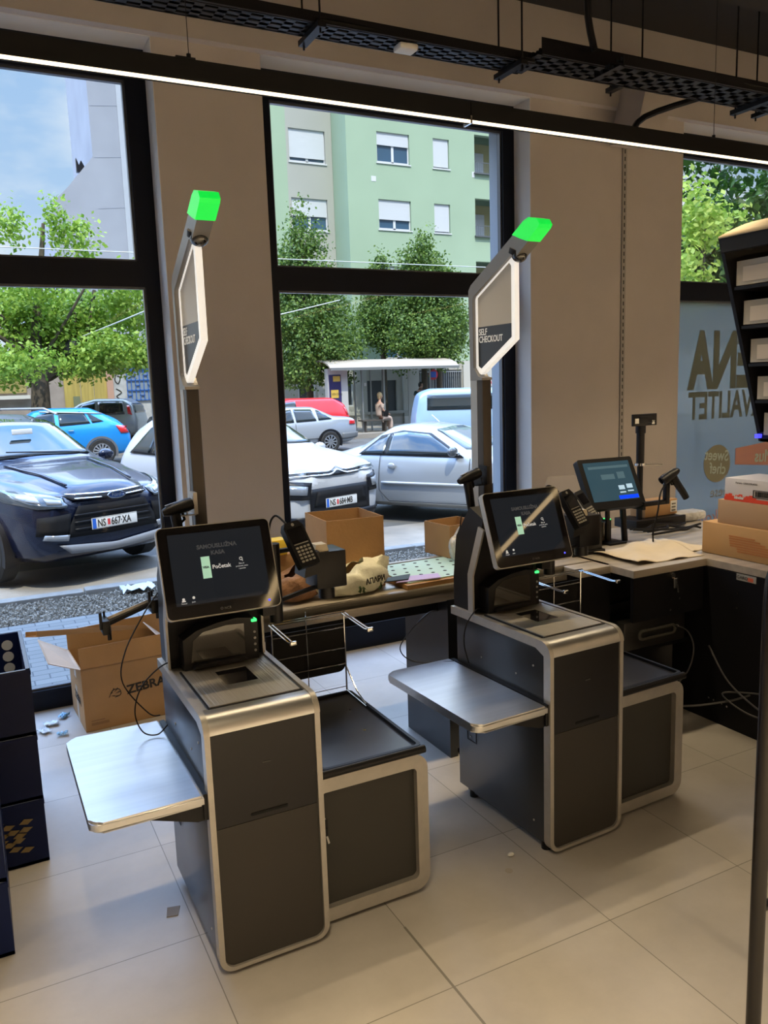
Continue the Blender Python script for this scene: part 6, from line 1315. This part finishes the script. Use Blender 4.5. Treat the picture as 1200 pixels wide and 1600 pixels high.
# ------------------------------------------------------------------ people
M_skin = mat('skin', (.55, .33, .24), .55, sss=.05)
def skinned(name, verts, edges, radii, m_, parent, lvl=2, root=0):
    me = bpy.data.meshes.new(name); me.from_pydata(verts, edges, []); o = bpy.data.objects.new(name, me); COL.objects.link(o)
    o.modifiers.new('skin', 'SKIN'); sv_ = me.skin_vertices[0].data
    for i, r_ in enumerate(radii): sv_[i].radius = (r_, r_) if not isinstance(r_, tuple) else r_
    sv_[root].use_root = True
    o.modifiers['skin'].use_smooth_shade = True; ss = o.modifiers.new('sub', 'SUBSURF'); ss.levels = lvl; ss.render_levels = lvl
    me.materials.append(m_); o.parent = parent; return o
def head(parent, c, yaw, hair, m_hair, long=.0):
    mx = Matrix.Translation(c) @ Matrix.Rotation(yaw, 4, 'Z')          # faces +x before the turn
    mb = MB(); mb.sphere((0, 0, 0), .10, 12, (.95, .78, 1.2)); mb.sphere((.095, 0, -.015), .016, 6, (1, .8, 1.4))
    for s_ in (1, -1): mb.sphere((-.005, s_*.078, -.01), .02, 6, (.8, .4, 1.3))
    mb.sphere((.075, 0, -.055), .02, 6, (.7, 1.4, .35)); mb.sphere((.05, 0, -.095), .03, 6, (1, 1, .6))
    o = mb.build('head', M_skin, parent); o.matrix_local = mx
    e_ = MB()
    for s_ in (1, -1): e_.sphere((.083, s_*.034, .012), .010, 6)
    e_.build('eyes', M_ink, o)
    h = MB(); h.sphere((-.018, 0, .028), .108, 12, (.98, .90, 1.12)); 
    if long: h.sphere((-.055, 0, -.05), .075, 10, (.7, 1.1, 1.2))
    for v in h.bm.verts:
        if v.co.x > .055 and v.co.z < .06: v.co.x = .055
    h.build('hair', m_hair, o)
def hand(verts, edges, radii, wi, d, up, sidev):
    d, up, sidev = Vector(d).normalized(), Vector(up), Vector(sidev).normalized(); w = Vector(verts[wi]); pi = len(verts)
    verts.append(tuple(w+d*.05)); edges.append((wi, pi)); radii.append((.036, .018))
    for k_, (off, ln) in enumerate(((-.03, .065), (-.010, .075), (.010, .07), (.03, .055))):
        a = len(verts); b0 = w+d*.085+sidev*off; verts += [tuple(b0), tuple(b0+d*ln*.6+up*-.012), tuple(b0+d*ln*.9+up*-.035)]; edges.extend([(pi, a), (a, a+1), (a+1, a+2)]); radii.extend([.010, .009, .008])
    a = len(verts); t0 = w+d*.03-sidev*.035; verts += [tuple(t0), tuple(t0+d*.04-sidev*.02)]; edges.extend([(pi, a), (a, a+1)]); radii.extend([.012, .010])
# seated woman, facing right (+x)
wm = thing('person', 'fair-haired woman in pale clothes sitting on the bus shelter bench with a dark bag', 'person', (14.0, 27.78, .02))
V = [(0, 0, .55), (.0, 0, .72), (-.01, 0, .90), (.0, 0, 1.06), (.02, 0, 1.16), (.03, 0, 1.26)]; E_ = [(0, 1), (1, 2), (2, 3), (3, 4), (4, 5)]; Rr = [(.15, .17), (.13, .15), (.14, .17), (.11, .17), .05, .05]
for s_ in (1, -1):
    n0 = len(V); V += [(.10, s_*.09, .54), (.42, s_*.09, .53), (.46, s_*.09, .28), (.44, s_*.09, .07), (.56, s_*.09, .03)]; E_ += [(0, n0), (n0, n0+1), (n0+1, n0+2), (n0+2, n0+3), (n0+3, n0+4)]; Rr += [.085, .062, .052, .036, .028]
    n0 = len(V); V += [(.0, s_*.19, 1.06), (.05, s_*.22, .82), (.28, s_*.10, .70)]; E_ += [(3, n0), (n0, n0+1), (n0+1, n0+2)]; Rr += [.055, .042, .026]; hand(V, E_, Rr, n0+2, (1, -s_*.3, -.3), (0, 0, 1), (0, 1, 0))
skinned('body', V, E_, Rr, M_skin, wm)
skinned('blouse', [(0, 0, .56), (0, 0, .72), (-.01, 0, .90), (0, 0, 1.07), (0, .19, 1.06), (.04, .22, .86), (0, -.19, 1.06), (.04, -.22, .86)], [(0, 1), (1, 2), (2, 3), (3, 4), (4, 5), (3, 6), (6, 7)], [(.17, .19), (.15, .17), (.16, .185), (.12, .17), .07, .06, .07, .06], mat('blouse_beige', (.50, .38, .30), .8), wm)
skinned('trousers', [(0, 0, .55), (.10, .09, .54), (.42, .09, .53), (.46, .09, .28), (.44, .09, .10), (.10, -.09, .54), (.42, -.09, .53), (.46, -.09, .28), (.44, -.09, .10)], [(0, 1), (1, 2), (2, 3), (3, 4), (0, 5), (5, 6), (6, 7), (7, 8)], [(.16, .18), .10, .078, .068, .058, .10, .078, .068, .058], mat('trousers_pale', (.52, .40, .34), .8), wm)
head(wm, (.045, 0, 1.36), -.1, True, mat('hair_blonde', (.60, .42, .20), .6), .1)
o = thing('handbag', 'dark handbag held on the seated woman lap', 'bag', (14.17, 27.62, .63)); B('bag_body', M_blackm, o, (-.16, .12, -.06, .10, -.02, .20), bev=.03); mb = MB(); mb.tube([(-.12, .02, .18), (-.14, .02, .36), (-.10, .02, .50)], .012, 6, 4); mb.build('strap', M_blackm, o)
# standing man, leaning
mn = thing('person', 'man with dark hair and dark t-shirt standing by the barred gate behind the bus shelter', 'person', (16.75, 29.4, .02), 0)
V = [(0, 0, .95), (0, 0, 1.10), (-.03, -.02, 1.28), (-.05, -.03, 1.44), (-.04, -.04, 1.53), (-.03, -.05, 1.60)]; E_ = [(0, 1), (1, 2), (2, 3), (3, 4), (4, 5)]; Rr = [(.15, .12), (.14, .11), (.17, .12), (.16, .09), .055, .05]
for s_ in (1, -1):
    n0 = len(V); V += [(s_*.09, 0, .88), (s_*.11, -.03, .48), (s_*.12, 0, .09), (s_*.13, -.12, .04)]; E_ += [(0, n0), (n0, n0+1), (n0+1, n0+2), (n0+2, n0+3)]; Rr += [.085, .060, .040, .035]
    n0 = len(V); V += [(s_*.20-.04, -.03, 1.43), (s_*.28-.04, -.08, 1.18), (s_*.16-.04, -.28, 1.10)]; E_ += [(3, n0), (n0, n0+1), (n0+1, n0+2)]; Rr += [.06, .045, .028]; hand(V, E_, Rr, n0+2, (-s_*.3, -1, .1), (0, 0, 1), (1, 0, 0))
skinned('body', V, E_, Rr, M_skin, mn)
skinned('t_shirt', [(0, 0, .96), (0, 0, 1.10), (-.03, -.02, 1.28), (-.05, -.03, 1.45), (.16, -.03, 1.43), (.22, -.06, 1.28), (-.24, -.03, 1.43), (-.30, -.06, 1.28)], [(0, 1), (1, 2), (2, 3), (3, 4), (4, 5), (3, 6), (6, 7)], [(.17, .14), (.16, .13), (.19, .14), (.17, .10), .075, .07, .075, .07], mat('shirt_dark_green', (.02, .05, .04), .8), mn)
skinned('jeans', [(0, 0, .95), (.09, 0, .88), (.11, -.03, .48), (.12, 0, .10), (-.09, 0, .88), (-.11, -.03, .48), (-.12, 0, .10)], [(0, 1), (1, 2), (2, 3), (0, 4), (4, 5), (5, 6)], [(.16, .13), .10, .075, .065, .10, .075, .065], mat('jeans_blue', (.04, .09, .25), .8), mn)
head(mn, (-.02, -.09, 1.70), -1.2, True, mat('hair_dark', (.015, .012, .01), .6))
# driver leaning out of the sedan's window
dr = thing('person', 'dark-haired driver leaning an arm on the open window of the silver-grey sedan', 'person', (7.72, 22.25, .55))
V = [(0, .25, -.1), (0, .25, .15), (-.02, .2, .30), (-.02, .16, .40)]; E_ = [(0, 1), (1, 2), (2, 3)]; Rr = [(.15, .12), (.16, .12), (.11, .09), .05]
V += [(.02, .02, .24), (.02, -.42, .18), (-.25, -.46, .24)]; E_ += [(2, 4), (4, 5), (5, 6)]; Rr += [.06, .045, .03]; hand(V, E_, Rr, 6, (-1, 0, .1), (0, 0, 1), (0, 1, 0))
skinned('body', V, E_, Rr, M_skin, dr)
head(dr, (-.02, -.24, .50), 2.6, True, MATS['hair_dark'])
